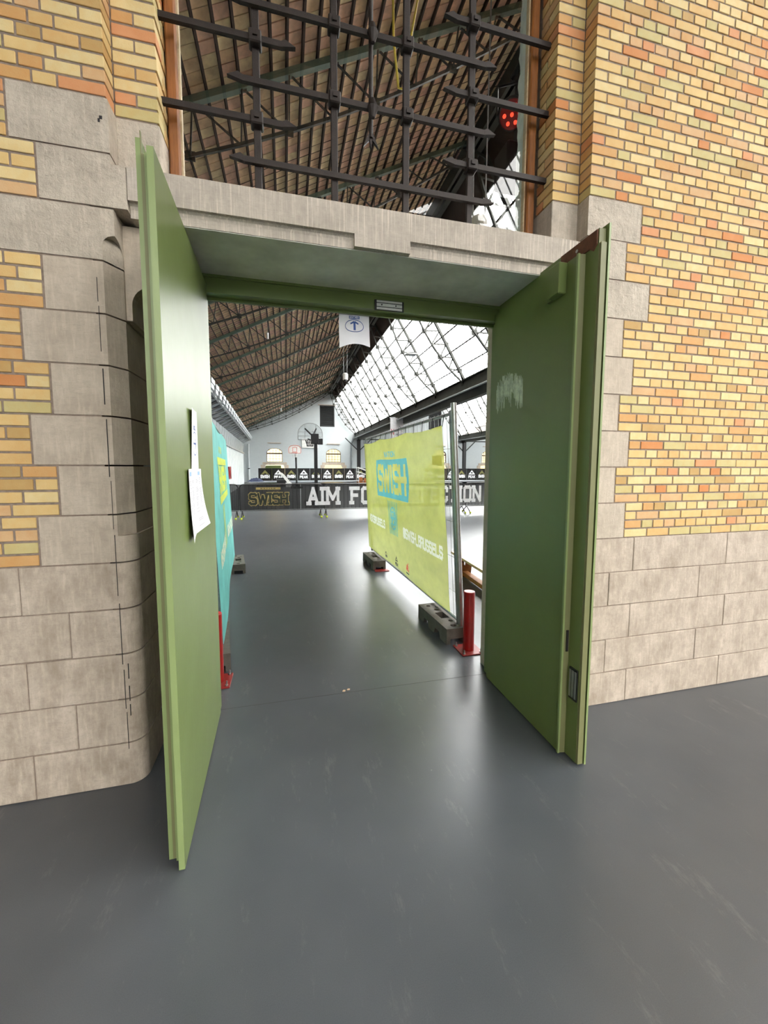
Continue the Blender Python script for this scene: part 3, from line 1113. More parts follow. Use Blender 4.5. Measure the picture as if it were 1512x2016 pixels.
# ---- lattice roof trusses
def truss(y, b, mat, label):
    t = thing('roof_truss', (XA + b * PITCHX, y, ZA), label, 'roof truss', None)
    for fn, n, depth, sag in ((slope_pt, 14, .20, .6), (glaze_pt, 9, .2, .46)):
        top = [Vector(fn(b, i / n, y, .13)) for i in range(n + 1)]
        bot = [Vector(fn(b, min(1, max(0, (i + .5) / n)), y, .13 + depth + sag * math.sin(PI * (i + .5) / n))) for i in range(n)]
        if fn is glaze_pt:
            bot[-1] = Vector(fn(b, .99, y, .25))
        w_ = .10 if fn is slope_pt else .12
        MB().bar(top[0], top[-1], w_, .1, up=(.4, 0, 1)).build('top_chord', mat if fn is slope_pt else MT['truss_far'], t)
        mb = MB()
        for a, c in zip(bot, bot[1:]):
            mb.bar(a, c, .045 if fn is slope_pt else .1, .05, up=(.4, 0, 1))
        mb.build('bottom_chord', MT['truss_far'], t)
        for i in range(n):
            for k in (0, 1):
                MB().bar(top[i + k] + Vector((0, .02 * (1 - 2 * k), 0)), bot[i] + Vector((0, .02 * (1 - 2 * k), 0)), .026 if fn is slope_pt else .055, .026, up=(0, 1, 0)).build('lattice_bar', MT['truss_far'], t)
        mb = MB()
        for i in range(0, n, 2):
            for q in (top[i], bot[i]):
                g_ = .07 if fn is slope_pt else .11
                mb.box(q - Vector((g_, .012, g_)), q + Vector((g_, .012, g_)))
        mb.build('gusset_plate', MT['truss_far'], t)['kind'] = 'stuff'
    return t


ORD = ['first', 'second', 'third', 'fourth', 'fifth', 'sixth', 'seventh', 'eighth', 'ninth', 'tenth', 'eleventh', 'twelfth', 'thirteenth', 'fourteenth']
hallY = [y for y in TRY if y > .8]
proto = None
for i, y in enumerate(hallY):
    lab = 'grey green iron lattice truss, %s from the doorway under the nearest roof' % ORD[i]
    if proto is None:
        proto = truss(y, 0, MT['truss'], lab)
        proto['group'] = 'lattice trusses of the nearest bay'
    else:
        o = copy_tree(proto)
        o.location.y = y
        o['label'] = lab
for i, y in enumerate([y for y in hallY if y > 24]):
    o = copy_tree(proto)
    o.location = (XA + PITCHX, y, ZA)
    o['label'] = 'iron lattice truss, %s in view under the glazed bay beyond the valley beam' % ORD[i]
    o['group'] = 'lattice trusses of the second bay'
for i, y in enumerate([y for y in TRY if y < 0][1:]):
    if i % 2 == 0:
        o = copy_tree(proto)
        o.location.y = y
        o['label'] = 'iron lattice truss overhead before the brick wall, %s from the back' % ORD[i]
        o['group'] = 'lattice trusses before the brick wall'

# ---- far gable wall with shutters, arched windows and doorways
def arch(cx, w_, z0, zs, n=12):
    r = w_ / 2
    rise = r * .62
    return [(cx - r, z0), (cx + r, z0)] + [(cx + r * math.cos(PI * t / n), zs + rise * math.sin(PI * t / n)) for t in range(0, n + 1)]


out = [(XV0 - .2, 0), (XV0 + 3 * PITCHX, 0), (XV0 + 3 * PITCHX, ZV)]
for b in (2, 1, 0):
    out += [(XA + b * PITCHX, ZA)]
    out += [(XV0 + b * PITCHX - (.2 if b == 0 else 0), ZV)]
WINC = [-1.18, 5.57, -1.18 + PITCHX, 5.57 + PITCHX, -1.18 + 2 * PITCHX]
holes = []
for c in WINC:
    holes.append(arch(c, 1.75, 2.3, 3.35))
    holes.append([(c - 1.12, .02), (c + 1.12, .02), (c + 1.12, 1.6), (c + .95, 1.98), (c - .95, 1.98), (c - 1.12, 1.6)])
SHC = [4.87, 4.87 + PITCHX]
for c in SHC:
    holes.append([(c - .86, 6.46), (c + .86, 6.46), (c + .86, 8.92), (c - .86, 8.92)])
mb = holed(out, holes, lambda q: (q[0], Y_FAR, q[1]), lambda q: (q[0], Y_FAR + .5, q[1]))
wall_far = struct(mb.build('wall_back', MT['white_brick']), 'white painted brick gable wall at the far end of the hall', 'wall')
for i, c in enumerate(WINC):
    # stone surround of the far doorway
    mb = MB()
    for s in (-1, 1):
        for j in range(4):
            mb.box((c + s * 1.3 - .25, Y_FAR - .02, .5 * j), (c + s * 1.3 + .25, Y_FAR + .05, .5 * j + .47)) if j % 2 else mb.box((c + s * 1.26 - .15, Y_FAR - .02, .5 * j), (c + s * 1.26 + .15, Y_FAR + .05, .5 * j + .47))
    mb.box((c - 1.35, Y_FAR - .03, 1.99), (c + 1.35, Y_FAR + .05, 2.27))
    mb.build('door_surround', MT['stone'], wall_far)
    wn = struct(thing('window_%d' % (i + 5), (c, Y_FAR + .1, 2.3), ('arched window with dark bars, leftmost in the far white wall', 'arched window with dark bars right of the tall black hoop pole', 'arched window in the far wall of the second bay, left one', 'arched window in the far wall of the second bay, right one', 'arched window beside the open green door leaf, far bay')[i], 'window'))
    poly = arch(c, 1.75, 2.3, 3.35)
    MB().prism(poly, lambda q: (q[0], Y_FAR + .2, q[1]), lambda q: (q[0], Y_FAR + .205, q[1])).build('pane', MT['cream_glass'], wn)
    mb = MB()
    for a, b_ in zip(poly, poly[1:] + poly[:1]):
        mb.bar((a[0], Y_FAR + .1, a[1]), (b_[0], Y_FAR + .1, b_[1]), .12, .12, up=(0, 1, 0))
    mb.build('frame', MT['window_bar'], wn)
    MB().box((c - .87, Y_FAR + .05, 3.2), (c + .87, Y_FAR + .2, 3.36)).build('transom', MT['window_bar'], wn)
    for j in range(1, 5):
        MB().box((c - .875 + j * .35 - .02, Y_FAR + .12, 2.3), (c - .875 + j * .35 + .02, Y_FAR + .18, 3.8)).build('bar', MT['window_bar'], wn)
    for z in (2.65, 2.98, 3.62):
        MB().box((c - .8, Y_FAR + .12, z - .018), (c + .8, Y_FAR + .18, z + .018)).build('bar', MT['window_bar'], wn)
    MB().box((c - .75, Y_FAR - .12, 4.42), (c + .75, Y_FAR + .02, 4.5)).build('ledge', MT['stone'], wall_far)
    MB().box((c - 1.2, Y_FAR + .35, .02), (c + 1.2, Y_FAR + .36, 2.0)).build('doorway_glazing', MT['cream_glass'], wall_far)
struct(MB().box((XV0 - 1, Y_FAR + 4.6, 0), (35.8, Y_FAR + 4.8, 6)).box((XV0 - 1, Y_FAR + 3.6, 5.8), (35.8, Y_FAR + 4.8, 6)).build('wall_beyond', plain('cream_render', srgb(216, 196, 158), .8)), 'cream wall glimpsed through the far windows', 'wall')  # overhead slab added to shade the cream wall from the sky
gd = MB().box((WINC[0] - 1.1, Y_FAR + .2, .02), (WINC[0] + .7, Y_FAR + .26, 1.9)).box((WINC[0] - 1.1, Y_FAR + .17, .9), (WINC[0] + .7, Y_FAR + .2, 1.0))
struct(gd.build('door_3', MT['green']), 'small green door under the leftmost far arched window', 'door')
for i, c in enumerate(SHC):
    sh = struct(thing('window_%d' % (i + 10), (c, Y_FAR, 6.46), ('dark slatted shutter high on the far white gable of the nearest bay', 'dark slatted shutter high on the far gable of the second bay')[i], 'shutter'))
    mb = MB()
    for s in (-1, 1):
        mb.box((c + s * .8 - .06, Y_FAR, 6.46), (c + s * .8 + .06, Y_FAR + .15, 8.92))
    mb.box((c - .86, Y_FAR, 8.8), (c + .86, Y_FAR + .15, 8.92)).box((c - .86, Y_FAR, 6.46), (c + .86, Y_FAR + .15, 6.58)).box((c - .86, Y_FAR + .3, 6.46), (c + .86, Y_FAR + .34, 8.92))
    mb.build('frame', MT['shutter'], sh)
    for j in range(14):
        z = 6.62 + j * .155
        MB().add([(c - .76, Y_FAR + .04, z), (c + .76, Y_FAR + .04, z), (c + .76, Y_FAR + .14, z + .12), (c - .76, Y_FAR + .14, z + .12), (c - .76, Y_FAR + .06, z - .02), (c + .76, Y_FAR + .06, z - .02), (c + .76, Y_FAR + .16, z + .10), (c - .76, Y_FAR + .16, z + .10)], TF).build('slat', MT['shutter'], sh)
    MB().box((c - 1.05, Y_FAR - .15, 8.94), (c + 1.05, Y_FAR + .02, 9.0)).build('ledge', MT['stone'], wall_far)

# side and rear walls
struct(MB().box((XV0 - .4, Y_BACK, 0), (XV0 - .1, Y_FAR + .5, ZV + .4)).build('wall_side_left', MT['white_brick']), 'white side wall of the hall behind the metal partition', 'wall')
struct(MB().box((XV0 + 3 * PITCHX + .05, Y_BACK, 0), (XV0 + 3 * PITCHX + .35, Y_FAR + .5, ZV + .4)).build('wall_side_right', MT['white_brick']), 'white side wall at the far right of the halls', 'wall')
out2 = [(XV0 - .2, 0), (XV0 + 3 * PITCHX, 0), (XV0 + 3 * PITCHX, ZV)]
for b in (2, 1, 0):
    out2 += [(XA + b * PITCHX, ZA), (XV0 + b * PITCHX - (.2 if b == 0 else 0), ZV)]
mb = MB().prism(out2, lambda q: (q[0], Y_BACK - .3, q[1]), lambda q: (q[0], Y_BACK, q[1]))
struct(mb.build('wall_rear', MT['white_brick']), 'white gable wall behind the viewer', 'wall')

# ================================================================ DOOR LEAVES
def leaf_prism(poly, z0, z1, edge_sides=(0,)):
    mb = MB().prism(poly, lambda q: (q[0], q[1], z0), lambda q: (q[0], q[1], z1))
    for e in edge_sides:
        mb.mi[2 + e] = 1
    return mb


dl = struct(thing('door_1', (-.456, .527, 0), 'left green door leaf swung open with white paper sheets taped on it', 'door'))
leaf_prism([(-.433, -.562), (-.456, -.562), (-.479, .527), (-.456, .527)], .012, 2.80).build('leaf', [MT['green'], MT['green_edge']], dl)
leaf_prism([(-.456, -.525), (-.474, -.525), (-.497, .527), (-.479, .527)], .02, 2.80).build('rebate_strip', [MT['green'], MT['green_edge']], dl)
leaf_prism([(-.474, -.517), (-.488, -.517), (-.511, .527), (-.497, .527)], .025, 2.80).build('rebate_strip', [MT['green'], MT['green_worn']], dl)
leaf_prism([(-.488, -.512), (-.505, -.512), (-.528, .53), (-.511, .53)], .02, 2.855).build('outer_skin', [MT['green'], MT['green_edge']], dl)
MB().box((-.4895, -.5125, .3), (-.4865, -.500, 2.88)).build('weather_strip', MT['green_worn'], dl)
for z in (.35, 1.4, 2.5):
    MB().tube([(-.475, .545, z - .09), (-.475, .545, z + .09)], .012, 8).build('hinge', MT['green'], dl)

dr = struct(thing('door_2', (1.52, .51, 0), 'right green door leaf swung open with lock plate and closer box', 'door'))
leaf_prism([(1.519, -.353), (1.553, -.359), (1.553, .51), (1.52, .51)], .012, 2.79).build('leaf', [MT['green'], MT['green_worn']], dr)
leaf_prism([(1.554, -.447), (1.592, -.449), (1.592, .51), (1.554, .51)], .012, 2.872).build('rebate_panel', [MT['green'], MT['green_worn']], dr)
MB().box((1.556, -.462, .014), (1.588, -.4495, 2.80)).build('edge_strip', MT['green_worn'], dr)
leaf_prism([(1.5945, -.467), (1.606, -.467), (1.606, .51), (1.5945, .51)], .01, 2.892).build('outer_skin', [MT['green'], MT['green_edge']], dr)
mb = MB().box((1.508, -.358, .013), (1.520, -.345, 2.79))
mb.build('edge_bead', MT['green_edge'], dr)
rp = MB().prism([(-.17, 2.868), (-.44, 2.868), (-.44, 2.80), (-.415, 2.775), (-.39, 2.795), (-.17, 2.795)], lambda q: (1.546, *q), lambda q: (1.556, *q)).build('rusty_plate', MT['rust'], dr)
MB().tube([(1.549, -.3, 2.832), (1.543, -.3, 2.832)], .009, 8).build('rivet', MT['steel'], rp)
cb = MB().bbox((1.468, -.262, 2.625), (1.520, -.165, 2.79), .004).box((1.500, -.165, 2.625), (1.520, -.115, 2.79)).build('closer_box', MT['green'], dr)
for z in (2.66, 2.745):
    MB().tube([(1.501, -.135, z), (1.496, -.135, z)], .005, 8).build('screw', MT['steel'], cb)
MB().box((1.534, -.3615, .625), (1.547, -.352, .75)).build('bolt_slot', MT['dark_slot'], dr)
lp = MB().box((1.546, -.440, .365), (1.556, -.378, .548)).build('lock_plate', MT['black'], dr)
for y0, y1 in ((-.436, -.424), (-.418, -.400), (-.394, -.382)):
    MB().box((1.5435, y0, .378), (1.5475, y1, .535)).build('lock_strip', MT['steel'], lp)
mb = MB()
random.seed(3)
for i in range(170):
    y = random.uniform(.12, .45)
    top = 2.33 - .09 * abs((y - .3) / .2) ** 2
    z1 = top - random.random() * .1
    z0 = max(2.06, z1 - random.uniform(.03, .16))
    x = 1.5180 - random.random() * .0006
    d = random.uniform(.004, .016)
    mb.add([(x, y, z0), (x, y + d * .7, z0 + .012), (x, y + d, z1 + .008), (x, y + .002, z1)], [(0, 1, 2, 3)])
mb.build('glue_residue', MT['patch'], dr)['kind'] = 'stuff'

# ================================================================ PAPER SHEETS
def sheet(name, label, f, w_, h_, curl, group=None, base=None, n=10):
    """f maps (u, v, out) to 3D; u to the right, v up, out off the surface"""
    t = thing(name, f(w_ / 2, 0, 0), label, 'paper sheet', group)
    mb = MB()
    vs = []
    for j in range(n + 1):
        for i in range(n + 1):
            u, v = i / n, j / n
            du, dv, o = curl(u, v)
            vs.append(f(u * w_ + du, v * h_ + dv, o))
    mb.add(vs, [(j * (n + 1) + i, j * (n + 1) + i + 1, (j + 1) * (n + 1) + i + 1, (j + 1) * (n + 1) + i) for j in range(n) for i in range(n)])
    mb.build('sheet', MT['paper'], t, smooth=True)
    g = lambda p, o=.0012: (lambda du, dv, oo: f(p[0] * w_ + du, p[1] * h_ + dv, oo + o))(*curl(p[0], p[1]))
    return t, g


def entry_print(t, g, box_v, cen_v, ry, rx=.28, arrow='up'):
    add_ = MB()
    add_poly(add_, [(.335, box_v - .035), (.665, box_v - .035), (.665, box_v + .035), (.335, box_v + .035)], g)
    add_.build('blue_label', MT['ink_blue'], t)
    m = MB()
    add_text(m, 'ENTR\u00c9E', lambda q: g((.36 + q[0], box_v - .022 + q[1]), .002), .04, width=.28, t=.2, gap=.22)
    m.build('lettering', MT['paper'], t)
    m = MB()
    add_ring(m, .5, cen_v, rx, ry, .018, g)
    if arrow == 'up':
        add_stroke(m, (.5, cen_v - ry * .7), (.5, cen_v + ry * .62), .04, g)
        add_stroke(m, (.5, cen_v + ry * .66), (.38, cen_v + ry * .3), .035, g)
        add_stroke(m, (.5, cen_v + ry * .66), (.62, cen_v + ry * .3), .035, g)
    else:
        add_stroke(m, (.3, cen_v), (.68, cen_v), .03, g)
        add_stroke(m, (.7, cen_v), (.56, cen_v + ry * .45), .03, g)
        add_stroke(m, (.7, cen_v), (.56, cen_v - ry * .45), .03, g)
    m.build('arrow_print', MT['ink_blue'], t)


def doorf(y0, z0):
    return lambda u, v, o: (-.433 - .0211 * (y0 + u + .562) + .0025 + o, y0 + u, z0 + v)


t, g = sheet('paper_sign', 'white paper sheet with blue arrow on left green door, upper one', doorf(-.135, 1.655), .178, .298, lambda u, v: (0, 0, .012 * (1 - u) ** 2 * v))
entry_print(t, g, .70, .44, .2, .32, 'right')


def notice(label, y0, z0, w_, curl, box_u, seed):
    t, g = sheet('paper_notice', label, doorf(y0, z0), w_, .325, curl)
    m = MB()
    add_poly(m, [(box_u, .90), (box_u + .34, .90), (box_u + .34, .96), (box_u, .96)], g)
    m.build('header_print', MT['ink_pale'], t)
    rr = random.Random(seed)
    m = MB()
    v = .85
    while v > .3:
        if rr.random() < .16:
            v -= .03
        for c in range(2):
            if rr.random() < .85:
                a = .1 + c * .45
                add_poly(m, [(a, v), (a + rr.uniform(.16, .36), v), (a + rr.uniform(.16, .36), v + .009), (a, v + .009)], g)
        v -= .022
    for v in (.2, .17, .08):
        add_poly(m, [(.2, v), (.6, v), (.6, v + .01), (.2, v + .01)], g)
    m.build('small_print', MT['ink_grey'], t)


notice('white paper notice with pale blue header, lower left on the left green door', -.243, 1.335, .172, lambda u, v: (0, -(1 - v) * .02 * (1 - u), .014 * (1 - v) ** 2 * (1 - u) + .008 * (1 - u) ** 2), .15, 1)
notice('white paper notice with curled corner, lower right on the left green door', -.069, 1.335, .174, lambda u, v: (u * (1 - v) ** 2 * .06, (1 - v) ** 2 * .02 * u, .03 * (1 - v) ** 2 * u), .4, 2)

hf = lambda u, v, o: (.385 + u, .626 - o, 2.527 + v)
t, g = sheet('paper_sign', 'white paper sheet with blue up arrow hanging from the door frame', hf, .21, .292,
             lambda u, v: ((.010 * (1 - v) ** 2 if u > .5 else -.004 * math.sin(v * PI)), (.02 * math.sin(PI * u) - .018 * (1 - u)) * (1 - v) ** 2 + .0 * u, .02 * math.sin(PI * u) * (1 - v) - .008 * (1 - v)))
entry_print(t, g, .655, .45, .155, .3, 'up')

# ================================================================ WROUGHT IRON GRILLE
gr = thing('window_grille', (.53, .2, 3.075), 'dark wrought iron grille of crossing spear bars before the window', 'grille')
GY = .2
for x in (-.114, .305, .73, 1.145):
    MB().bbox((x - .019, GY - .012, 3.07), (x + .019, GY + .012, 5.25), .003).build('upright_bar', MT['iron'], gr, at=(x - .53, 0, 0))


def spear(xa, xb, z, tip_l, tip_r):
    mb = MB().bar((xa, GY - .022, z), (xb, GY - .022, z), .022, .03)
    for tip, x, s in ((tip_l, xa, -1), (tip_r, xb, 1)):
        if tip:
            P = [(x, -.015), (x, .015), (x + s * .02, .026), (x + s * .075, 0), (x + s * .012, -.012)]
            mb.prism(P, lambda q: (q[0], GY - .034, z + q[1]), lambda q: (q[0], GY - .010, z + q[1]))
    return mb.build('spear_bar', MT['iron'], gr)


def collar(x, z):
    MB().bbox((x - .033, GY - .05, z - .032), (x + .033, GY + .018, z + .032), .006).box((x - .012, GY - .058, z - .008), (x + .012, GY - .05, z + .014)).build('collar', MT['iron'], gr)


def ring_knot(x, z):
    MB().tube([(x, GY - .05, z - .05), (x, GY - .052, z), (x, GY - .05, z + .05)], [.012, .032, .012], 10).build('knot', MT['iron'], gr)


for z in (3.532, 3.932, 4.332, 4.73):
    spear(-.59, .02, z, False, True)
    collar(-.114, z)
    spear(1.03, 1.675, z - .012, True, False)
    collar(1.145, z - .012)
for z in (3.323, 3.723, 4.105, 4.52, 4.92):
    spear(-.185, 1.225, z, True, True)
    if z > 3.5:
        collar(.305, z)
        collar(.73, z)
mb = MB().tube([(.518, GY, 3.58), (.518, GY, 5.25)], .013, 8)
for s in (-1, 1):
    mb.prism([(.518, 3.6), (.518 + s * .014, 3.6), (.518 + s * .045, 3.525), (.518, 3.575)], lambda q: (q[0], GY - .008, q[1]), lambda q: (q[0], GY + .008, q[1]))
mb.prism([(.505, 3.6), (.531, 3.6), (.518, 3.51)], lambda q: (q[0], GY - .008, q[1]), lambda q: (q[0], GY + .008, q[1]))
mb.build('centre_rod', MT['iron'], gr)
for z in (3.70, 4.09, 4.5):
    ring_knot(.518, z)

# ================================================================ RED BOLLARDS
def bollard(x, y, label, top=.553):
    t = thing('bollard', (x, y, 0), label, 'bollard', 'red bollards inside the doorway')
    MB().tube([(x, y, .012), (x, y, top - .004), (x, y, top)], [.05, .05, .047], 28, cap=True).build('post', MT['red'], t)
    MB().tube([(x, y, top), (x, y, top + .001)], .046, 28).build('cap', MT['red_top'], t)
    MB().bbox((x - .105, y - .11, 0), (x + .105, y + .11, .012), .003).build('base_plate', MT['red_plate'], t)
    for sx in (-1, 1):
        for sy in (-1, 1):
            MB().tube([(x + sx * .08, y + sy * .085, .012), (x + sx * .08, y + sy * .085, .022)], .012, 6).tube([(x + sx * .08, y + sy * .085, .02), (x + sx * .083, y + sy * .085, .05)], .006, 6).build('anchor_bolt', MT['steel'], t)
    return t


bollard(1.60, .99, 'red bollard on a bolted plate beside the yellow banner fence')
bollard(-.545, .95, 'red bollard half hidden behind the left green door')

# ================================================================ BANNER FENCES
def plane_f(A, B, lean, side):
    A, B = Vector((*A, 0)), Vector((*B, 0))
    d = (B - A).normalized()
    n = Vector((-d.y, d.x, 0)) * side

    def f(s, z, o=0):
        p = A + d * s + n * o
        return (p.x - lean * (z - .15), p.y, z)
    return f, (B - A).length


def mesh_fence(A, B, lean, label, second):
    f, L = plane_f(A, B, lean, 1)
    t = thing('mesh_fence', (*A, .151), label, 'fence', 'temporary mesh fence panels')
    for s in (0, L):
        MB().tube([f(s, .151), f(s, 2.2)], .021, 10).build('post', MT['galv'], t)
    if second:
        MB().tube([f(-.055, .151), f(-.055, 2.26)], .027, 12).build('end_pole', MT['steel'], t)
        MB().bar(f(-.06, 2.1), f(.03, 2.1), .03, .04).build('clamp', MT['black'], t)
    for z in (.19, 2.17):
        MB().tube([f(0, z), f(L, z)], .016, 8).build('rail', MT['galv'], t)
    mb = MB()
    n = int(L / .1)
    for i in range(1, n):
        mb.tube([f(i * L / n, .19), f(i * L / n, 2.2)], .0022, 4, cap=False)
    for z in (.45, .8, 1.15, 1.5, 1.85):
        mb.tube([f(0, z), f(L, z)], .0022, 4, cap=False)
    mb.build('wire_mesh', MT['galv'], t)['kind'] = 'stuff'
    return f, L


FA, FB = (1.615, 1.24), (1.522, 4.77)
mesh_fence(FA, FB, .056, 'wire mesh fence panel carrying the yellow green banner', True)
TA, TB = (-.585, 1.25), (-.925, 4.85)
mesh_fence(TA, TB, .04, 'wire mesh fence panel carrying the teal banner by the left door', False)


def fence_foot(x, y, ang, label):
    t = thing('fence_foot', (x, y, 0), label, 'fence foot', 'rubber fence feet')
    L, W, H = .72, .21, .15
    R = lambda u, v, z: (x + u * math.cos(ang) - v * math.sin(ang), y + u * math.sin(ang) + v * math.cos(ang), z)
    circ = lambda cx, cy, r: [(cx + r * math.cos(a * PI / 6), cy + r * math.sin(a * PI / 6)) for a in range(12)]
    hl = [[(-.09, -.055), (.07, -.055), (.07, .035), (-.09, .035)], circ(-.17, -.03, .026), circ(.15, -.02, .026), circ(-.285, .0, .03), circ(.28, .02, .024), circ(.22, -.055, .016)]
    mb = holed([(-L / 2, -W / 2), (L / 2, -W / 2), (L / 2, W / 2), (-L / 2, W / 2)], hl, lambda q: R(q[0], q[1], H), lambda q: R(q[0], q[1], .075))
    side = [(-L / 2, 0), (-.21, 0), (-.19, .06), (-.09, .06), (-.07, 0), (.07, 0), (.09, .06), (.19, .06), (.21, 0), (L / 2, 0), (L / 2, .075), (-L / 2, .075)]
    for s in (-1, 1):
        a, b = sorted((s * W / 2, s * (W / 2 - .04)))
        mb.prism(side, lambda q: R(q[0], a, q[1]), lambda q: R(q[0], b, q[1]))
    for q in (-L / 2, L / 2 - .03):
        mb.prism([(q, .05), (q + .03, .05), (q + .03, .075), (q, .075)], lambda p: R(p[0], -W / 2 + .04, p[1]), lambda p: R(p[0], W / 2 - .04, p[1]))
    mb.build('block', MT['rubber'], t)
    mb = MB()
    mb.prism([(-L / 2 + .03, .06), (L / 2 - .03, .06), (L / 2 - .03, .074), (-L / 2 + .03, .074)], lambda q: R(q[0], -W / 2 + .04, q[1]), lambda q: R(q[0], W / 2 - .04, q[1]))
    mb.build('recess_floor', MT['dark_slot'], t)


fence_foot(1.535, 1.50, PI / 2 + .05, 'grey rubber fence foot behind the right red bollard')
fence_foot(1.45, 4.32, PI / 2 + .05, 'grey rubber fence foot at the far end of the yellow green banner')
fence_foot(-.62, 1.46, PI / 2 + .14, 'grey rubber fence foot behind the left red bollard')
fence_foot(-.795, 4.60, PI / 2 + .14, 'grey rubber fence foot at the far end of the teal banner')
MB().prism([(-.13, -.1), (.13, -.1), (.13, .1), (-.13, .1)], lambda q: (1.51 + q[0], 3.93 + q[1] * .8, 0), lambda q: (1.51 + q[0], 3.93 + q[1] * .8, .012))
rf = MB().bbox((1.37, 3.83, 0), (1.6, 3.95, .014), .004).tube([(1.45, 3.86, .014), (1.45, 3.86, .02)], .012, 6)
tag(rf.build('floor_plate', MT['red_plate'], at=(1.48, 3.89, 0)), 'small red floor plate beside the far fence foot', 'floor plate')


def banner(name, f, s0, s1, z0, z1, mat, label, cat, wave, parts, loc, kind_ties=True):
    t = thing(name, loc, label, cat)
    NX, NZ = 48, 26
    mb = MB()
    vs = []
    for j in range(NZ + 1):
        for i in range(NX + 1):
            u, v = i / NX, j / NZ
            vs.append(f(s0 + u * (s1 - s0), z0 + v * (z1 - z0) + wave(u, v)[1], wave(u, v)[0]))
    mb.add(vs, [(j * (NX + 1) + i, j * (NX + 1) + i + 1, (j + 1) * (NX + 1) + i + 1, (j + 1) * (NX + 1) + i) for j in range(NZ) for i in range(NX)])
    mb.build('cloth', mat, t, smooth=True)
    ws, hs = s1 - s0, z1 - z0
    off = lambda s, z: wave(min(1, max(0, (s - s0) / ws)), min(1, max(0, (z - z0) / hs)))
    for nm, m, mbp in parts(lambda q, o=.004: f(q[0], q[1] + off(*q)[1], off(*q)[0] + o)):
        mbp.build(nm, m, t, fix=False)
    return t


def peak_mark(m, cx, z, w_, h_, f, d=1, mi=0):
    """the small triangle mark with a word below"""
    P = lambda q: f((cx + d * q[0], z + q[1]))
    o = [(-w_ / 2, h_ * .45), (w_ / 2, h_ * .45), (0, h_)]
    i_ = [(-w_ * .2, h_ * .58), (w_ * .2, h_ * .58), (0, h_ * .8)]
    for a in range(3):
        b = (a + 1) % 3
        m.add([P(q) for q in (o[a], o[b], i_[b], i_[a])], [(0, 1, 2, 3)], mi)
    add_text(m, 'PEAK', lambda q: P((-w_ / 2 * 1.05 + q[0], q[1])), h_ * .34, width=w_ * 1.05, t=.26, gap=.3, mi=mi)


fy, LY = plane_f((1.6 - .012, 1.2), (1.505 - .012, 4.77), .056, 1)


def yellow_prints():
    """flat print: list of (material, quads in s / z); reading runs towards the viewer, so text x grows as s falls"""
    out = []
    F = lambda q: (q[0], q[1], 0)
    bow = lambda z: .06 * math.sin(PI * (z - 1.234) / .56)
    m = MB()
    add_text(m, 'NATION', lambda q: F((2.25 - q[0], 1.826 + q[1])), .084, width=.49, t=.2, gap=.26)
    N = 12
    for i in range(N):
        za, zb = 1.234 + .556 * i / N, 1.234 + .556 * (i + 1) / N
        m.add([F((2.725 + .3 * bow(za), za)), F((1.295 - bow(za), za)), F((1.295 - bow(zb), zb)), F((2.725 + .3 * bow(zb), zb))], [(0, 1, 2, 3)])
    out.append(('print_teal', m))
    m = MB()
    add_text(m, 'SWISH', lambda q: F((2.66 - q[0] - .05 * math.sin(PI * q[1] / .42) * (q[0] / 1.3), 1.302 + q[1])), .42, width=1.3, t=.21, gap=.2)
    out.append(('yellow_cloth', m))
    m = MB()
    for i in range(6):
        s_ = 2.19 - i * .077
        add_stroke(m, (s_, 1.19), (s_ + .012 * (i - 2.5), .70), .04, F)
    out.append(('print_green', m))
    m = MB()
    for rr in (0, 1):
        add_ring(m, 1.985, .945, .14 - rr * .05, .17 - rr * .06, .026, F)
    for a, b in (((2.11, .945), (1.86, .945)), ((2.08, 1.05), (1.9, .84)), ((2.08, .84), (1.9, 1.05))):
        add_stroke(m, a, b, .022, F)
    out.append(('print_teal', m))
    m = MB()
    add_text(m, '#3X3BRUSSELS', lambda q: F((3.39 - q[0], .732 + q[1])), .135, width=.98, t=.24, gap=.24)
    add_text(m, '@SWISH_BRUSSELS', lambda q: F((1.575 - q[0], .738 + q[1])), .145, width=1.32, t=.22, gap=.22)
    out.append(('print_palew', m))
    m = MB()
    add_stroke(m, (2.49, .33), (2.455, .37), .014, F)
    add_stroke(m, (2.455, .37), (2.42, .33), .014, F)
    add_text(m, 'SWISH', lambda q: F((2.5 - q[0], .28 + q[1])), .042, width=.1, t=.24)
    peak_mark(m, 1.95, .262, .13, .145, F, -1)
    add_stroke(m, (1.50, .285), (1.37, .285), .014, F)
    out.append(('print_dark', m))
    m = MB()
    add_text(m, 'NRJ', lambda q: F((1.49 - q[0], .315 + q[1])), .08, width=.12, t=.26, gap=.24)
    add_stroke(m, (1.44, .39), (1.40, .43), .016, F)
    out.append(('print_rust', m))
    m = MB()
    m.add([F(q) for q in ((.43, 1.715), (.19, 1.71), (.185, 1.81), (.43, 1.815))], [(0, 1, 2, 3)])
    out.append(('tape', m))
    return out


def wave_y(u, v):
    o = .014 * math.sin(u * 9 + v * 2) * (1 - v * .3) + .012 * math.exp(-((u - .04) / .04) ** 2) * math.sin(v * 14)
    sag = -.03 * abs(math.sin(u * 3 * PI)) ** .8 * v ** 6 - (.03 * (1 - u) ** 8) * v
    return (o + .015, sag)


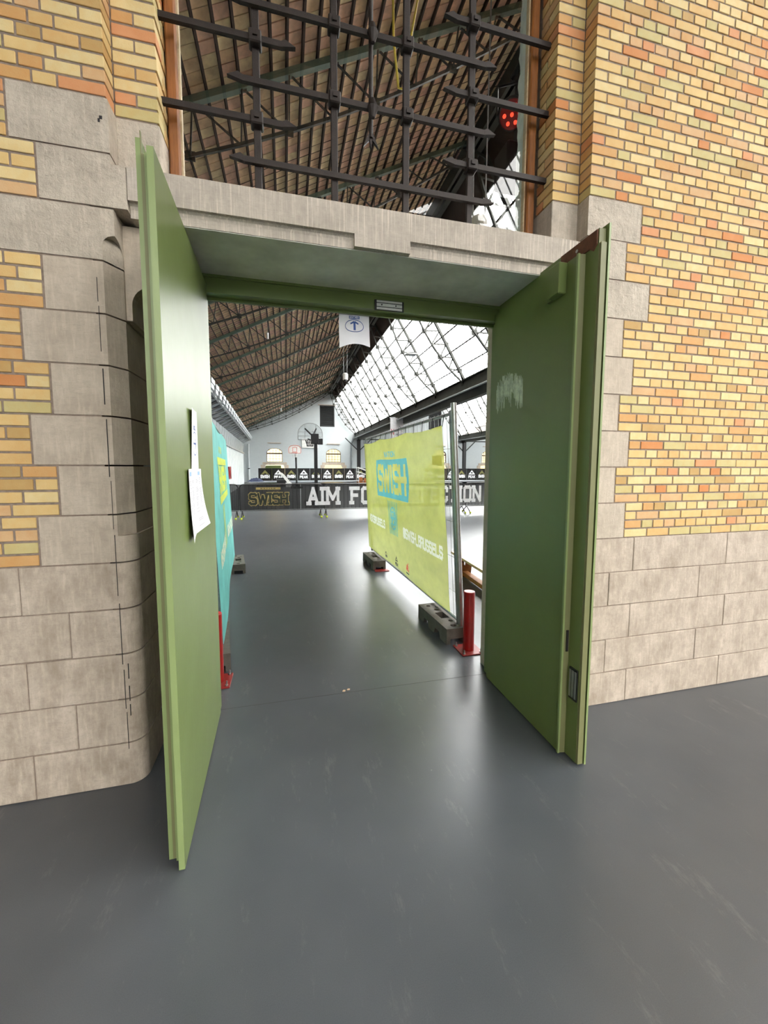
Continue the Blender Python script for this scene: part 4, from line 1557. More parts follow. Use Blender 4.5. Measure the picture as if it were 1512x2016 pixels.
def dyed_banner(f, s0, s1, z0, z1, cell, base, prints, wave, label, loc):
    t = thing('banner', loc, label, 'banner')
    nx, nz = int((s1 - s0) / cell), int((z1 - z0) / cell)
    dx, dz = (s1 - s0) / nx, (z1 - z0) / nz
    names = [base]
    grid = [0] * (nx * nz)
    for nm, m in prints:
        if nm not in names:
            names.append(nm)
        k = names.index(nm)
        for fc in m.f:
            q = [m.v[i][:2] for i in fc]
            ia, ib = int((min(p[0] for p in q) - s0) / dx), int((max(p[0] for p in q) - s0) / dx)
            ja, jb = int((min(p[1] for p in q) - z0) / dz), int((max(p[1] for p in q) - z0) / dz)
            for j in range(max(0, ja), min(nz - 1, jb) + 1):
                for i in range(max(0, ia), min(nx - 1, ib) + 1):
                    x, y = s0 + (i + .5) * dx, z0 + (j + .5) * dz
                    sg = [(b[0] - a[0]) * (y - a[1]) - (b[1] - a[1]) * (x - a[0]) for a, b in zip(q, q[1:] + q[:1])]
                    if all(g >= 0 for g in sg) or all(g <= 0 for g in sg):
                        grid[j * nx + i] = k
    mb = MB()
    for j in range(nz + 1):
        for i in range(nx + 1):
            w_ = wave(i / nx, j / nz)
            mb.v.append(f(s0 + i * dx, z0 + j * dz + w_[1], w_[0]))
    for j in range(nz):
        for i in range(nx):
            mb.f.append((j * (nx + 1) + i, j * (nx + 1) + i + 1, (j + 1) * (nx + 1) + i + 1, (j + 1) * (nx + 1) + i))
    mb.mi = grid
    mb.build('cloth', [MT[n] for n in names], t, smooth=True, fix=False)
    for k in range(13):
        u = k / 12
        s_ = s0 + u * (s1 - s0)
        w_ = wave(u, 1)
        MB().bar(f(s_, z1 + w_[1] - .01, w_[0]), f(s_, 2.17, .0), .006, .006).build('tie', MT['black'], t)


dyed_banner(fy, .13, 3.60, .235, 2.10, .0085, 'yellow_cloth', yellow_prints(), wave_y, 'yellow green sports banner with teal flag lettering on the right fence', (1.55, 1.3, .235))
ft, LT = plane_f((-.56 + .012, 1.2), (-.91 + .012, 4.85), .04, -1)


def teal_parts(f):
    out = []
    m = MB()
    for z in (1.27, 1.70):
        m.add([f(q) for q in ((1.05, z), (2.85, z), (2.85, z + .085), (1.05, z + .085))], [(0, 1, 2, 3)])
    add_text(m, 'SWISH', lambda q: f((1.12 + q[0], 1.36 + q[1])), .33, width=1.6, t=.24, gap=.2)
    out.append(('flag_lettering', MT['print_lemon'], m))
    m = MB()
    add_text(m, 'NATION', lambda q: f((1.64 + q[0], 1.85 + q[1])), .085, width=.5, t=.2, gap=.26)
    for i in range(6):
        add_stroke(m, (1.66 + i * .077, 1.2), (1.66 + i * .077, .68), .04, f)
    out.append(('net_print', MT['print_yellow'], m))
    m = MB()
    add_text(m, '#3X3BRUSSELS', lambda q: f((.36 + q[0], .73 + q[1])), .165, width=1.3, t=.24, gap=.22)
    out.append(('handle_lettering', MT['print_palew'], m))
    m = MB()
    add_text(m, '@SWISH_BRUSSELS', lambda q: f((2.35 + q[0], .70 + q[1])), .165, width=1.3, t=.24, gap=.22)
    out.append(('handle_lettering', MT['print_palew'], m))
    return out


def wave_t(u, v):
    return (.015 + .012 * math.sin(u * 8 + v), -.03 * abs(math.sin(u * 3 * PI)) * v ** 6 - .06 * max(0, u - .9) / .1 * v ** 3)


banner('banner', ft, .05, 3.76, .16, 2.13, MT['teal_cloth'], 'teal sports banner with yellow lettering beside the left green door', 'banner', wave_t, teal_parts, (-.56, 1.3, .16))

# ================================================================ GYM BENCH
BX, BY0, BY1 = 2.53, 1.6, 3.42
bench = thing('gym_bench', (BX, 2.5, 0), 'long wooden gym bench behind the yellow green banner', 'bench')
skew = .02
sx = lambda y: (2.62 - BY1) * 0 + .13 * (BY0 - y) / (BY0 - BY1)
for nm, a, b, z0, z1, m in (('seat', -.14, .14, .315, .35, 'bench_top'), ('lower_beam', -.045, .045, .03, .09, 'bench_wood')):
    mb = MB()
    ys = (BY0 - .1, BY1 + .1) if nm == 'seat' else (BY0, BY1)
    mb.add([(BX + sx(y) + q, y, z) for z in (z0, z1) for y, q in ((ys[0], a), (ys[0], b), (ys[1], b), (ys[1], a))], [(0, 3, 2, 1), (4, 5, 6, 7), (0, 1, 5, 4), (1, 2, 6, 5), (2, 3, 7, 6), (3, 0, 4, 7)])
    mb.build(nm, MT[m], bench)
for y in (1.75, 3.25):
    x = BX + sx(y)
    mb = holed([(-.13, .315), (-.09, .0), (.09, .0), (.13, .315)], [[(-.015, .18), (.015, .18), (.015, .28), (-.015, .28)]], lambda q: (x + q[0], y, q[1]), lambda q: (x + q[0], y + .035, q[1]))
    mb.build('leg', MT['bench_wood'], bench)

# ================================================================ CROWD BARRIERS WITH BLACK BANNERS
BYY = 11.3
def barrier(x0, x1, label):
    xm = (x0 + x1) / 2
    t = thing('crowd_barrier', (xm, BYY, 0), label, 'barrier', 'crowd barriers across the hall')
    r = .12
    pts = [(x0, BYY, .26), (x0, BYY, 1.0 - .0)] + [(x0 + r - r * math.cos(a * PI / 8), BYY, 1.0 + r * math.sin(a * PI / 8)) for a in range(1, 5)]
    pts += [(x1 - r + r * math.sin(a * PI / 8), BYY, 1.0 + r * math.cos(a * PI / 8)) for a in range(0, 5)] + [(x1, BYY, .26), (x0, BYY, .26)]
    MB().tube(pts, .019, 8).build('frame', MT['galv'], t)
    mb = MB()
    n = 19
    for i in range(1, n):
        x = x0 + (x1 - x0) * i / n
        mb.tube([(x, BYY, .26), (x, BYY, 1.1)], .007, 5, cap=False)
    mb.build('barrier_bar', MT['galv'], t)['kind'] = 'stuff'
    for x in (x0 + .06, x1 - .06):
        ft_ = MB().tube([(x, BYY - .32, .03), (x, BYY - .2, .12), (x, BYY, .25), (x, BYY + .2, .12), (x, BYY + .32, .03)], .016, 7).build('foot', MT['black'], t)
        for s in (-1, 1):
            bmx = bmesh.new()
            bmesh.ops.create_uvsphere(bmx, u_segments=10, v_segments=7, radius=.036)
            me = bpy.data.meshes.new('foot_ball')
            bmx.to_mesh(me)
            bmx.free()
            me.materials.append(MT['ball'])
            o = bpy.data.objects.new('foot_ball', me)
            C.objects.link(o)
            o.parent = ft_
            o.location = Vector((x, BYY + s * .32, .036)) - world_loc(ft_)


BS = [(-2.62, -1.50), (-1.45, 1.20), (1.26, 3.86), (3.9, 6.42), (6.5, 9.1)]
for (a, b), nm in zip(BS, ('crowd barrier at the left end, beside the metal partition', 'crowd barrier carrying the gold outlined word', 'crowd barrier whose banner runs behind the tall black hoop pole', 'crowd barrier seen through the yellow green banner', 'crowd barrier at the right end beside the bollard side')):
    barrier(a, b, nm)


def bar_banner(x0, x1, label, parts):
    t = thing('barrier_banner', ((x0 + x1) / 2, BYY - .03, .28), label, 'banner')
    mb = MB()
    n = int((x1 - x0) / .06)
    vs = []
    for z in (.285, .7, 1.115):
        for i in range(n + 1):
            x = x0 + (x1 - x0) * i / n
            vs.append((x, BYY - .032 + .007 * math.sin(x * 24), z))
    mb.add(vs, [(j * (n + 1) + i, j * (n + 1) + i + 1, (j + 1) * (n + 1) + i + 1, (j + 1) * (n + 1) + i) for j in range(2) for i in range(n)])
    mb.build('cloth', MT['black_cloth'], t, smooth=True)
    for nm, m, mbp in parts:
        mbp.build(nm, m, t, fix=False)


fb = lambda o: (lambda q: (q[0], BYY - .044 - o, q[1]))
m0 = MB()
add_poly(m0, [(-.95, .945), (-.17, .945), (-.17, 1.02), (-.95, 1.02)], fb(0))
add_text(m0, 'SWISH', lambda q: fb(0)((-1.185 + q[0], .42 + q[1])), .44, width=1.27, t=.27, gap=.16, serif=True)
m1 = MB()
add_text(m1, 'NATION', lambda q: fb(.006)((-.80 + q[0], .962 + q[1])), .04, width=.46, t=.22, gap=.8)
add_text(m1, 'SWISH', lambda q: fb(.006)((-1.168 + q[0], .439 + q[1])), .402, width=1.236, t=.19, gap=.215, serif=True)
bar_banner(-2.6, .47, 'black barrier banner with gold outlined word and gold strip', [('gold_lettering', MT['print_gold'], m0), ('dark_lettering', MT['print_black'], m1)])
sl_ = []
for wd, a, b in (('AIM', .70, 1.78), ('FOR', 2.16, 3.28), ('PERFECTION', 3.62, 7.12)):
    m2 = MB()
    add_text(m2, wd, lambda q: fb(0)((a + q[0], .40 + q[1])), .62, width=b - a, t=.2, gap=.3, serif=True)
    sl_.append(('white_lettering', MT['print_white'], m2))
bar_banner(.49, 9.1, 'black barrier banner with large white block slogan', sl_)

# ================================================================ FAR STAGE WITH LOGO BANNERS
st = thing('stage', (3, 39, 0), 'low grey stage across the far end of the hall', 'stage')
MB().box((-3.2, 36.5, .27), (9.6, 43.5, .35)).build('deck', MT['stage'], st)
for x in (-3, 0, 3, 6, 9.3):
    for y in (36.7, 43.2):
        MB().box((x - .04, y - .04, 0), (x + .04, y + .04, .27)).build('leg', MT['galv'], st)


def logo_panel(x0, x1, y, z0, z1, kind, label, group):
    t = thing('logo_banner', ((x0 + x1) / 2, y, z0), label, 'banner', group)
    MB().bbox((x0 + .01, y, z0), (x1 - .01, y + .03, z1), .004).build('panel', MT['black_cloth'], t)
    for x in (x0 + .06, x1 - .06):
        MB().box((x - .02, y + .03, z0), (x + .02, y + .07, z1)).box((x - .02, y + .03, z0), (x + .02, y + .5, z0 + .03)).build('post', MT['black'], t)
    c = (x0 + x1) / 2
    w_ = (x1 - x0) * .68
    h = z1 - z0
    f = lambda q, o=.006: (q[0], y - o, q[1])
    m = MB()
    if kind:
        peak_mark(m, c, z0 + h * .17, w_ * .95, h * .7, f)
        m.build('logo_print', MT['print_white'], t, fix=False)
    else:
        add_text(m, 'SWISH', lambda q: f((c - w_ / 2 + q[0], z0 + h * .2 + q[1])), h * .27, width=w_, t=.26, gap=.2)
        m.build('logo_lettering', MT['print_white'], t, fix=False)
        m = MB()
        for a, b in (((-.38, .5), (0, .82)), ((0, .82), (.38, .5)), ((-.2, .52), (0, .74)), ((0, .74), (.2, .52)), ((-.24, .62), (.24, .62))):
            add_stroke(m, (c + a[0] * w_, z0 + h * a[1]), (c + b[0] * w_, z0 + h * b[1]), h * .04, f)
        m.build('logo_roof_print', MT['print_olive'], t, fix=False)


EDG = [-2.64, -1.33, -.06, 1.2, 2.43, 3.62, 4.8, 6.0, 7.15, 8.35]
for i, (a, b) in enumerate(zip(EDG, EDG[1:])):
    logo_panel(a, b, 39.0, .35, 1.60, i % 2, ('dark stage panel with pale word under gold roof lines, %s from left', 'dark stage panel with white triangle mark, %s from left')[i % 2] % ORD[i], 'logo panels along the stage')
EDG2 = [14.9 + 1.26 * i for i in range(11)]
for i, (a, b) in enumerate(zip(EDG2, EDG2[1:])):
    logo_panel(a, b, 39.0, .3, 1.60, (i + 1) % 2, ('dark panel with pale word beyond the valley beam, %s from left', 'dark panel with white triangle beyond the valley beam, %s from left')[(i + 1) % 2] % ORD[i], 'logo panels of the second bay')
st2 = thing('stage', (21, 39, 0), 'low grey stage in the bay beyond the valley beam', 'stage')
MB().box((14.6, 36.5, .22), (29.2, 43.5, .30)).build('deck', MT['stage'], st2)
for x in (14.8, 18, 21, 24, 29):
    for y in (36.7, 43.2):
        MB().box((x - .04, y - .04, 0), (x + .04, y + .04, .22)).build('leg', MT['galv'], st2)

# stage stairs with white handrail
sr = thing('stage_stairs', (7.4, 35.6, 0), 'white railed steps with wooden seats at the right end of the stage', 'stairs')
for i in range(3):
    MB().box((6.8 + i * .4, 35.2, 0), (7.2 + i * .4, 36.2, .12 + .11 * (2 - i))).build('step', MT['bench_wood'], sr)
for y in (35.2, 36.2):
    MB().tube([(6.75, y, 1.72), (8.1, y, 1.25)], .03, 6).build('handrail', MT['lamp_white'], sr)
    MB().tube([(6.75, y, 1.3), (8.1, y, .85)], .025, 6).build('handrail', MT['lamp_white'], sr)
    for x, z in ((6.82, 1.7), (7.95, 1.3)):
        MB().tube([(x, y, 0), (x, y, z)], .03, 6).build('rail_post', MT['lamp_white'], sr)
for i in range(2):
    MB().box((7.0 + .45 * i, 35.6, .38 - .1 * i), (7.35 + .45 * i, 35.95, .48 - .1 * i)).box((7.0 + .45 * i, 35.92, .3 - .1 * i), (7.35 + .45 * i, 35.97, .75 - .1 * i)).build('seat', MT['bench_wood'], sr)

# white curved panel and dark case, tarpaulin
cs = thing('flight_case', (-.35, 33.0, 0), 'dark case in front of the stage under a white curved panel', 'case')
MB().bbox((-.75, 32.7, 0), (.35, 33.4, .78), .02).build('case_body', MT['black'], cs)
for z in (.25, .6):
    MB().box((-.76, 32.69, z), (.36, 32.7, z + .04)).build('edge_trim', MT['galv'], cs)
mb = MB()
pts = []
for i in range(9):
    a = i / 8
    pts.append((-.62 + a * .75, 1.22 - .85 * a ** 1.3))
vs = [(x, 32.55, z) for x, z in pts] + [(x + .28, 32.55, z + .02) for x, z in pts] + [(x, 32.59, z) for x, z in pts] + [(x + .28, 32.59, z + .02) for x, z in pts]
mb.add(vs, [(i, i + 1, 10 + i, 9 + i) for i in range(8)] + [(18 + i, 27 + i, 28 + i, 19 + i) for i in range(8)] + [(i, 18 + i, 19 + i, i + 1) for i in range(8)] + [(9 + i, 10 + i, 28 + i, 27 + i) for i in range(8)])
mb.box((.0, 32.5, 0), (.5, 32.66, .38))
tag(mb.build('curved_panel', MT['lamp_white'], at=(0, 32.6, 0)), 'white curved panel leaning on a dark case before the stage', 'panel')
mb = MB()
random.seed(11)
n = 14
vs = []
for j in range(n + 1):
    for i in range(n + 1):
        u, v = i / n * 2 - 1, j / n * 2 - 1
        h = max(0, 1 - u * u) * max(0, 1 - v * v) * .36
        vs.append((-2.75 + u * .75, 37.0 + v * .4, .35 + h * random.uniform(.6, 1.1)))
mb.add(vs, [(j * (n + 1) + i, j * (n + 1) + i + 1, (j + 1) * (n + 1) + i + 1, (j + 1) * (n + 1) + i) for j in range(n) for i in range(n)])
tag(mb.build('tarpaulin', MT['blue_sheet'], at=(-2.75, 37, .35)), 'crumpled dark blue tarpaulin at the left end of the stage', 'tarpaulin')

# ================================================================ BASKETBALL HOOPS
def fan(w_, h_, n=14):
    return [(-w_ / 2, 0), (w_ / 2, 0), (w_ / 2, h_ * .35)] + [(w_ / 2 * math.cos(a * PI / n), h_ * .35 + h_ * .65 * math.sin(a * PI / n)) for a in range(1, n)] + [(-w_ / 2, h_ * .35)]


HX, HY = 1.36, 16.2
hp = thing('basketball_hoop', (HX, HY, 0), 'tall black basketball hoop with clear fan shaped board seen from behind', 'basketball hoop')
MB().bbox((HX - .5, HY - .6, 0), (HX + .5, HY + .5, .14), .02).build('base', MT['black'], hp)
MB().box((HX - .075, HY - .075, .14), (HX + .075, HY + .075, 3.1)).build('pole', MT['black'], hp)
MB().bbox((HX - .2, HY - .14, 2.75), (HX + .14, HY + .16, 3.2), .02).box((HX + .1, HY - .1, 2.72), (HX + .32, HY + .1, 2.98)).build('lift_box', MT['black'], hp)
BC = (1.17, HY + .75)
bd = fan(1.14, .78)
brd = MB().prism(bd, lambda q: (BC[0] + q[0], BC[1], 2.98 + q[1]), lambda q: (BC[0] + q[0], BC[1] + .012, 2.98 + q[1])).build('backboard', MT['acrylic'], hp)
mb = MB()
for a, b in zip(bd, bd[1:] + bd[:1]):
    mb.bar((BC[0] + a[0], BC[1] - .02, 2.98 + a[1]), (BC[0] + b[0], BC[1] - .02, 2.98 + b[1]), .03, .03, up=(0, 1, 0))
for x in (-.25, .25):
    mb.bar((BC[0] + x, BC[1] - .02, 2.98), (BC[0] + x, BC[1] - .02, 3.66), .022, .022, up=(0, 1, 0))
for z in (3.15, 3.34):
    mb.bar((BC[0] - .56, BC[1] - .02, z), (BC[0] + .56, BC[1] - .02, z), .018, .018)
mb.bar((BC[0] + .08, BC[1] - .02, 3.4), (BC[0] + .55, BC[1] - .02, 3.02), .03, .03)
mb.build('board_frame', MT['galv'], brd)
for s in (-1, 1):
    MB().bar((BC[0] + .05 + s * .04, HY, 3.15), (BC[0] + .02 + s * .26, BC[1] - .03, 3.5), .05, .05).build('brace', MT['black'], hp)
    MB().bar((HX - .08 + s * .06, HY, 2.9), (BC[0] + s * .1, BC[1] - .03, 3.02), .05, .05).build('brace', MT['black'], hp)
rim = MB()
rp_ = [(BC[0] + .225 * math.cos(a * PI / 10), BC[1] + .3 + .225 * math.sin(a * PI / 10), 3.0) for a in range(21)]
rim.tube(rp_, .012, 6, cap=False)
rimo = rim.build('rim', MT['black'], hp)
mb = MB()
for a in range(12):
    for d in (-1, 1):
        t0, t1 = a * PI / 6, (a + d * .9) * PI / 6
        mb.bar((BC[0] + .225 * math.cos(t0), BC[1] + .3 + .225 * math.sin(t0), 3.0), (BC[0] + .14 * math.cos(t1), BC[1] + .3 + .14 * math.sin(t1), 2.68), .014, .014)
mb.build('net', MT['black'], rimo)['kind'] = 'stuff'

SX, SY = .86, 30.2
h2 = thing('basketball_hoop', (SX, SY, 0), 'smaller basketball hoop with red edged board before the far wall', 'basketball hoop')
MB().bbox((SX - .45, SY - .3, 0), (SX + .45, SY + .6, .16), .03).build('base', MT['black'], h2)
MB().tube([(SX, SY, .1), (SX - .03, SY, 2.5)], .075, 10).build('pole', MT['black'], h2)
MB().bar((SX - .03, SY, 2.45), (.74, SY - .42, 2.92), .07, .07).bar((SX - .03, SY, 2.3), (.74, SY - .4, 2.8), .05, .05).build('arm', MT['black'], h2)
bo = [(-.45, 0), (.45, 0), (.49, .06), (.49, .42), (.34, .6), (.15, .64), (-.15, .64), (-.34, .6), (-.49, .42), (-.49, .06)]
b2 = MB().prism(bo, lambda q: (.74 + q[0], SY - .45, 2.78 + q[1]), lambda q: (.74 + q[0], SY - .42, 2.78 + q[1])).build('backboard', MT['lamp_white'], h2)
mb = MB()
for a, b in zip(bo, bo[1:] + bo[:1]):
    mb.bar((.74 + a[0] * .95, SY - .455, 2.80 + a[1] * .93), (.74 + b[0] * .95, SY - .455, 2.80 + b[1] * .93), .03, .012, up=(0, 1, 0))
q4 = [(-.16, .1), (.16, .1), (.16, .44), (-.16, .44)]
for a, b in zip(q4, q4[1:] + q4[:1]):
    mb.bar((.74 + a[0], SY - .455, 2.80 + a[1]), (.74 + b[0], SY - .455, 2.80 + b[1]), .03, .012, up=(0, 1, 0))
mb.build('red_outline', MT['print_red'], b2)
r2 = MB().tube([(.74 + .225 * math.cos(a * PI / 8), SY - .72 + .225 * math.sin(a * PI / 8), 2.82) for a in range(17)], .014, 6, cap=False).build('rim', MT['print_red'], h2)
mb = MB()
for a in range(12):
    for d in (-1, 1):
        t0, t1 = a * PI / 6, (a + d * .9) * PI / 6
        mb.bar((.74 + .225 * math.cos(t0), SY - .72 + .225 * math.sin(t0), 2.82), (.74 + .13 * math.cos(t1), SY - .72 + .13 * math.sin(t1), 2.46), .012, .012)
mb.build('net', MT['lamp_white'], r2)['kind'] = 'stuff'
wb = thing('wall_backboard', (2.9, 44.9, 4.1), 'white rectangular board with dark net fixed low on the far wall', 'backboard')
MB().bbox((1.9, 44.85, 3.95), (3.75, 44.98, 5.0), .01).build('board', MT['lamp_white'], wb)

# ================================================================ METAL PARTITION AND CANOPY ON THE LEFT
P0, P1 = Vector((-3.13, 9.5, 0)), Vector((-4.02, 38.5, 0))
pd = (P1 - P0).normalized()
pn = Vector((pd.y, -pd.x, 0))          # towards the hall
PLn = (P1 - P0).length
pt = thing('metal_partition', (P0.x, P0.y, 0), 'white ribbed metal partition along the left side of the hall', 'partition')
NPAN = 24
for i in range(NPAN):
    a = P0 + pd * (PLn * i / NPAN)
    w_ = PLn / NPAN
    prof = [(0, 0), (.1, 0), (.16, .09), (w_ - .16, .09), (w_ - .1, 0), (w_ - .01, 0)]
    mb = MB()
    vs = []
    for z in (0, 3.0):
        for s, o in prof:
            q = a + pd * s + pn * o
            vs.append((q.x, q.y, z))
        for s, o in reversed(prof):
            q = a + pd * s + pn * (o - .03)
            vs.append((q.x, q.y, z))
    n = len(prof) * 2
    mb.add(vs, [tuple(range(n))[::-1], tuple(range(n, 2 * n))] + [(k, (k + 1) % n, n + (k + 1) % n, n + k) for k in range(n)])
    mb.build('rib_panel', MT['white_sheet'], pt)
mb = MB().bar(P0 + pn * .07 + Vector((0, 0, 3.04)), P1 + pn * .07 + Vector((0, 0, 3.04)), .2, .1)
mb.build('top_rail', MT['galv'], pt)
for i in range(NPAN):
    a = P0 + pd * (PLn * i / NPAN)
    b = P0 + pd * (PLn * (i + .94) / NPAN)
    mb = MB()
    vs = []
    for q, z, o in ((a, 3.09, .02), (b, 3.09, .02), (b, 3.95, .1), (a, 3.95, .1)):
        for oo in (0, .03):
            r = q + pn * (o + oo)
            vs.append((r.x, r.y, z))
    mb.add(vs, [(0, 2, 4, 6), (7, 5, 3, 1), (0, 1, 3, 2), (2, 3, 5, 4), (4, 5, 7, 6), (6, 7, 1, 0)])
    mb.build('upper_panel', MT['galv_sheet'], pt)

cn = thing('metal_canopy', (P0.x, P0.y, 3.95), 'galvanised metal canopy of stepped joists above the left partition', 'canopy')
NJ = 26
for i in range(NJ):
    a = P0 + pd * (PLn * (i + .5) / NJ)
    w_ = PLn / NJ
    r0 = a + Vector((0, 0, 3.98))
    r1 = a + pn * .78 + Vector((0, 0, 4.42))
    MB().bar(r0, r1, .5, .07).build('joist', MT['galv_light'], cn)
    e = r1 + pn * .04
    MB().box((e.x - .12, e.y - .2, e.z - .1), (e.x + .06, e.y + .36, e.z + .2)).box((e.x + .06, e.y - .26, e.z + .06), (e.x + .09, e.y + .4, e.z + .22)).build('joist_end', MT['galv_light'], cn)
    c0 = a + pd * (w_ * .9)
    MB().bar(r0 + Vector((0, 0, -.03)), c0 + pn * .74 + Vector((0, 0, 4.36)), .03, .04).build('brace', MT['galv'], cn)
    MB().bar(a + pd * (w_ * .5) + Vector((0, 0, 4.0)), a + pd * (w_ * .5) + pn * .78 + Vector((0, 0, 4.44)), .05, .1).build('cross_bar', MT['galv'], cn)
    mb = MB()
    b = a + pd * (w_ * .98)
    vs = []
    for q, o, z in ((a, .0, 4.16), (b, .0, 4.16), (b, .78, 4.62), (a, .78, 4.62)):
        r = q + pn * o
        vs += [(r.x, r.y, z), (r.x, r.y, z + .02)]
    mb.add(vs, [(0, 2, 4, 6), (7, 5, 3, 1), (0, 1, 3, 2), (2, 3, 5, 4), (4, 5, 7, 6), (6, 7, 1, 0)])
    mb.build('deck_sheet', MT['galv_sheet'], cn)
for z, o in ((3.97, .02), (4.33, .74)):
    MB().bar(P0 + pn * o + Vector((0, 0, z)), P1 + pn * o + Vector((0, 0, z)), .07, .08).build('edge_beam', MT['galv'], cn)
q = P0 + pd * 14.3 + pn * .16
rb = thing('red_cabinet', (q.x, q.y, .92), 'red cabinet mounted on the white ribbed partition', 'cabinet')
MB().bbox((q.x - .03, q.y - .42, .95), (q.x + .1, q.y + .42, 1.72), .01).build('body', MT['red'], rb)
MB().box((q.x + .1, q.y - .38, .99), (q.x + .108, q.y + .38, 1.68)).build('door', MT['red'], rb)

# ================================================================ COLUMNS, DOWNPIPES, TIES
for b, lab in ((0, 'black steel column under the valley beam against the far wall'), (1, 'black steel column of the second bay against the far wall')):
    x = XV1 + b * PITCHX
    t = thing('steel_column', (x, 43.9, 0), lab, 'column')
    MB().box((x - .05, 43.78, 0), (x + .05, 44.02, ZV - .75)).box((x - .2, 43.76, 0), (x + .2, 43.80, ZV - .75)).box((x - .2, 44.0, 0), (x + .2, 44.04, ZV - .75)).build('shaft', MT['black'], t)
    MB().bbox((x - .32, 43.66, 0), (x + .32, 44.14, .06), .01).build('base_plate', MT['black'], t)
    for s in (-1, 1):
        MB().bar((x, 43.9, 3.6), (x + s * 1.6, 43.9, ZV - .55), .1, .1).build('knee_brace', MT['black'], t)
    MB().bar((x, 43.9, 5.0), (x + 3.4, 43.9, 5.0), .1, .14).build('tie', MT['black'], t)
    d = thing('downpipe', (x - .7, 44.75, 0), ('pale downpipe left of the black column on the far wall', 'pale downpipe left of the second bay column')[b], 'pipe')
    MB().tube([(x - .7, 44.85, 0), (x - .7, 44.85, 4.6), (x - .45, 44.85, 5.2)], .11, 8).build('pipe', MT['galv_sheet'], d)
    for z in (1.2, 3.0):
        MB().tube([(x - .7, 44.85, z), (x - .7, 44.85, z + .06)], .13, 8).build('pipe_clip', MT['galv'], d)
d = thing('downpipe', (-4.0, 44.75, 0), 'pale downpipe in the far left corner of the hall', 'pipe')
MB().tube([(-4.0, 44.85, 0), (-4.0, 44.85, 4.3)], .1, 8).build('pipe', MT['white_sheet'], d)
MB().tube([(-4.0, 44.85, 1.5), (-4.0, 44.85, 1.6)], .13, 8).build('pipe_clip', MT['black'], d)

# ================================================================ HANGING THINGS
wbn = thing('hanging_banner', (8.15, 26, 3.6), 'white hanging banner with pink lettering below the valley beam', 'banner')
MB().bbox((7.5, 26, 3.55), (8.5, 26.02, 5.3), .004).build('cloth', MT['white_cloth'], wbn)
MB().tube([(7.45, 26.01, 5.32), (8.55, 26.01, 5.32)], .02, 6).build('rod', MT['galv'], wbn)
m = MB()
fw_ = lambda q: (q[0], 25.992, q[1])
add_text(m, 'N', lambda q: fw_((7.55 + q[0], 4.08 + q[1])), .42, width=.24, t=.24)
m.build('pink_lettering', MT['print_pink'], wbn, fix=False)
m = MB()
for a, b in (((8.0, 4.3), (8.2, 4.75)), ((8.2, 4.75), (8.4, 4.3))):
    add_stroke(m, a, b, .04, fw_)
add_text(m, 'PEAK', lambda q: fw_((7.9 + q[0], 4.02 + q[1])), .16, width=.54, t=.24)
m.build('grey_print', MT['ink_grey'], wbn, fix=False)


def pendant(x, y, z, ztop, label):
    t = thing('pendant_lamp', (x, y, z), label, 'lamp', 'white pendant lamps')
    MB().tube([(x, y, z), (x, y, z + .34), (x, y, z + .4)], [.16, .16, .1], 16).build('shade', MT['lamp_white'], t)
    for s in (-1, 1):
        MB().tube([(x + s * .1, y, z + .38), (x + s * .13, y, ztop)], .012, 5).build('hanger', MT['galv'], t)
    MB().tube([(x, y, z - .08), (x, y, z)], .1, 12).build('reflector', MT['black'], t)


pendant(3.62, 22.05, 6.97, 9.6, 'white cylindrical pendant lamp hanging below the ridge')
pendant(2.93, 3.6, 5.07, 9.3, 'white cylindrical lamp seen through the window right of the last upright bar')
for x, y, z, lab in ((4.5, 11.8, 5.75, 'flat white floodlight hanging before the glazed roof'), (-.55, 13.4, 6.4, 'short white tube lamp hanging under the tiled roof, larger one'), (-.2, 24.0, 5.2, 'short white tube lamp hanging under the tiled roof, farther one')):
    t = thing('hanging_light', (x, y, z), lab, 'lamp')
    if 'flat' in lab:
        MB().bbox((x - .2, y - .1, z), (x + .2, y + .2, z + .05), .01).build('housing', MT['lamp_white'], t)
    else:
        MB().tube([(x, y, z), (x, y, z + .22)], .035, 8).build('housing', MT['lamp_white'], t)
    zt = ZV + SL * (x - XV0) - .02
    MB().tube([(x, y, z + .04), (x, y, zt)], .006, 5).build('wire', MT['black'], t)

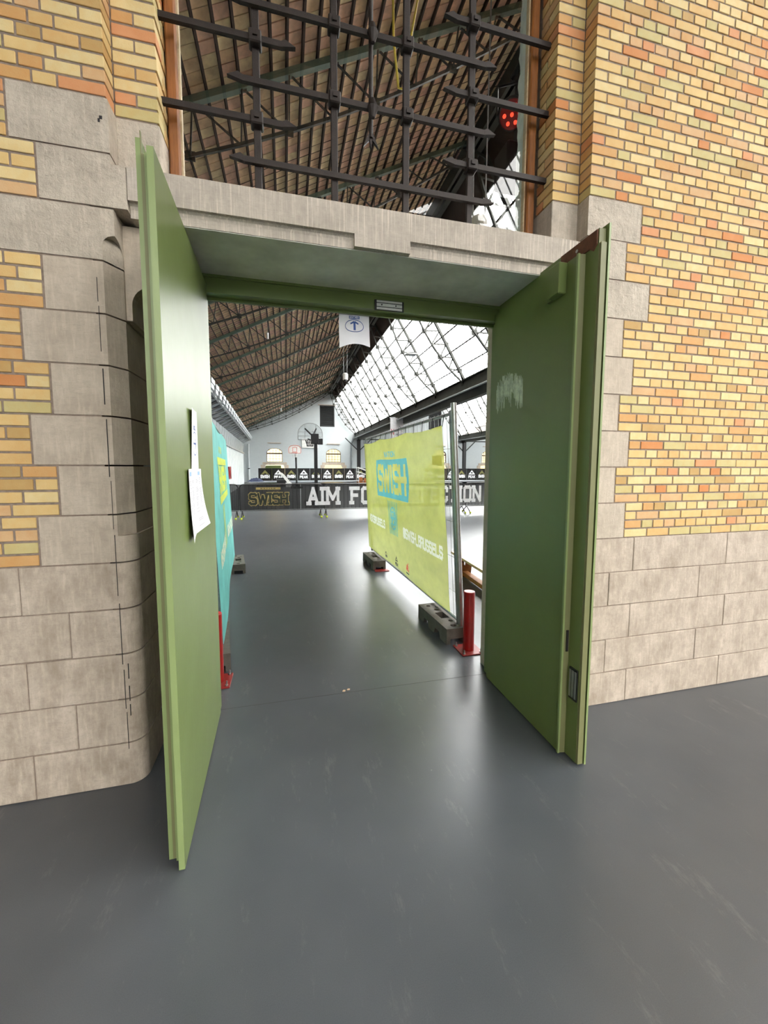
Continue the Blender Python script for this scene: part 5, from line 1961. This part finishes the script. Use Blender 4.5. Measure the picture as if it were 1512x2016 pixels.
# red stage light on a wall arm
LX, LYY, LZ = 2.05, 1.25, 4.86
sl = thing('stage_light', (LX, LYY, LZ), 'black stage spotlight with glowing red lenses behind the window', 'stage light')
aim = Vector((0, -CAM_D, CAM_H - .2)) - Vector((LX, LYY, LZ))
aim = Vector((-.35, -.62, -.7)).normalized()
c0 = Vector((LX, LYY, LZ))
MB().tube([c0, c0 - aim * .1, c0 - aim * .26], [.12, .12, .08], 18).build('housing', MT['black'], sl)
ra = aim.cross(Vector((0, 0, 1))).normalized()
ua = ra.cross(aim)
lens = MB().tube([c0, c0 + aim * .006], .105, 18).build('lens_plate', MT['led_face'], sl)
for i in range(7):
    a = i * PI / 3
    r = .065 if i else 0
    e = c0 + aim * .006 + ra * (r * math.cos(a)) + ua * (r * math.sin(a))
    MB().tube([e, e + aim * .008], .016, 8).build('led', MT['led'], lens)
MB().tube([c0 - aim * .1 + ra * .13, c0 - aim * .1 + ra * .13 + Vector((0, 0, .25)), c0 - aim * .1 - ra * .13 + Vector((0, 0, .25)), c0 - aim * .1 - ra * .13], .012, 6).build('yoke', MT['black'], sl)
MB().bbox((LX - .02, LYY + .02, LZ - .5), (LX + .55, LYY + .28, LZ - .18), .02).build('power_box', MT['black'], sl)
top = c0 - aim * .1 + Vector((0, 0, .25))
MB().tube([top, top + Vector((0, 0, .05)), (top.x, .552, top.z + .05)], .025, 8).build('wall_arm', MT['black'], sl)
MB().box((top.x + .05, LYY - .1, LZ - .3), (top.x + .12, LYY + .1, top.z + .06)).build('side_bracket', MT['black'], sl)

# loop of yellow cable hanging behind the grille
zr = lambda x: ZV + SL * (x - XV0) - .06
cab = MB().tube([(.86, 1.0, zr(.86)), (.85, 1.0, 6.0), (.87, 1.0, 4.95), (.91, 1.0, 4.62), (.95, 1.0, 4.62), (1.0, 1.0, 4.95), (1.12, 1.0, 5.6), (1.3, 1.0, zr(1.3))], .009, 6, cap=True)
tag(cab.build('cable', MT['cable'], at=(.9, 1.0, 4.6), smooth=True), 'thin yellow cable hanging in a loop behind the window grille', 'cable')

# crumbs on the floor
for x, y, lab in ((.395, .60, 'tiny tan chip on the floor in the doorway, left of two'), (.43, .61, 'tiny tan chip on the floor in the doorway, right of two')):
    mb = MB().prism([(-.012, -.006), (.006, -.01), (.013, .003), (-.002, .01)], lambda q: (x + q[0], y + q[1], 0), lambda q: (x + q[0], y + q[1], .005))
    tag(mb.build('paint_chip', MT['chip'], at=(x, y, 0)), lab, 'chip', 'tan chips in the doorway')
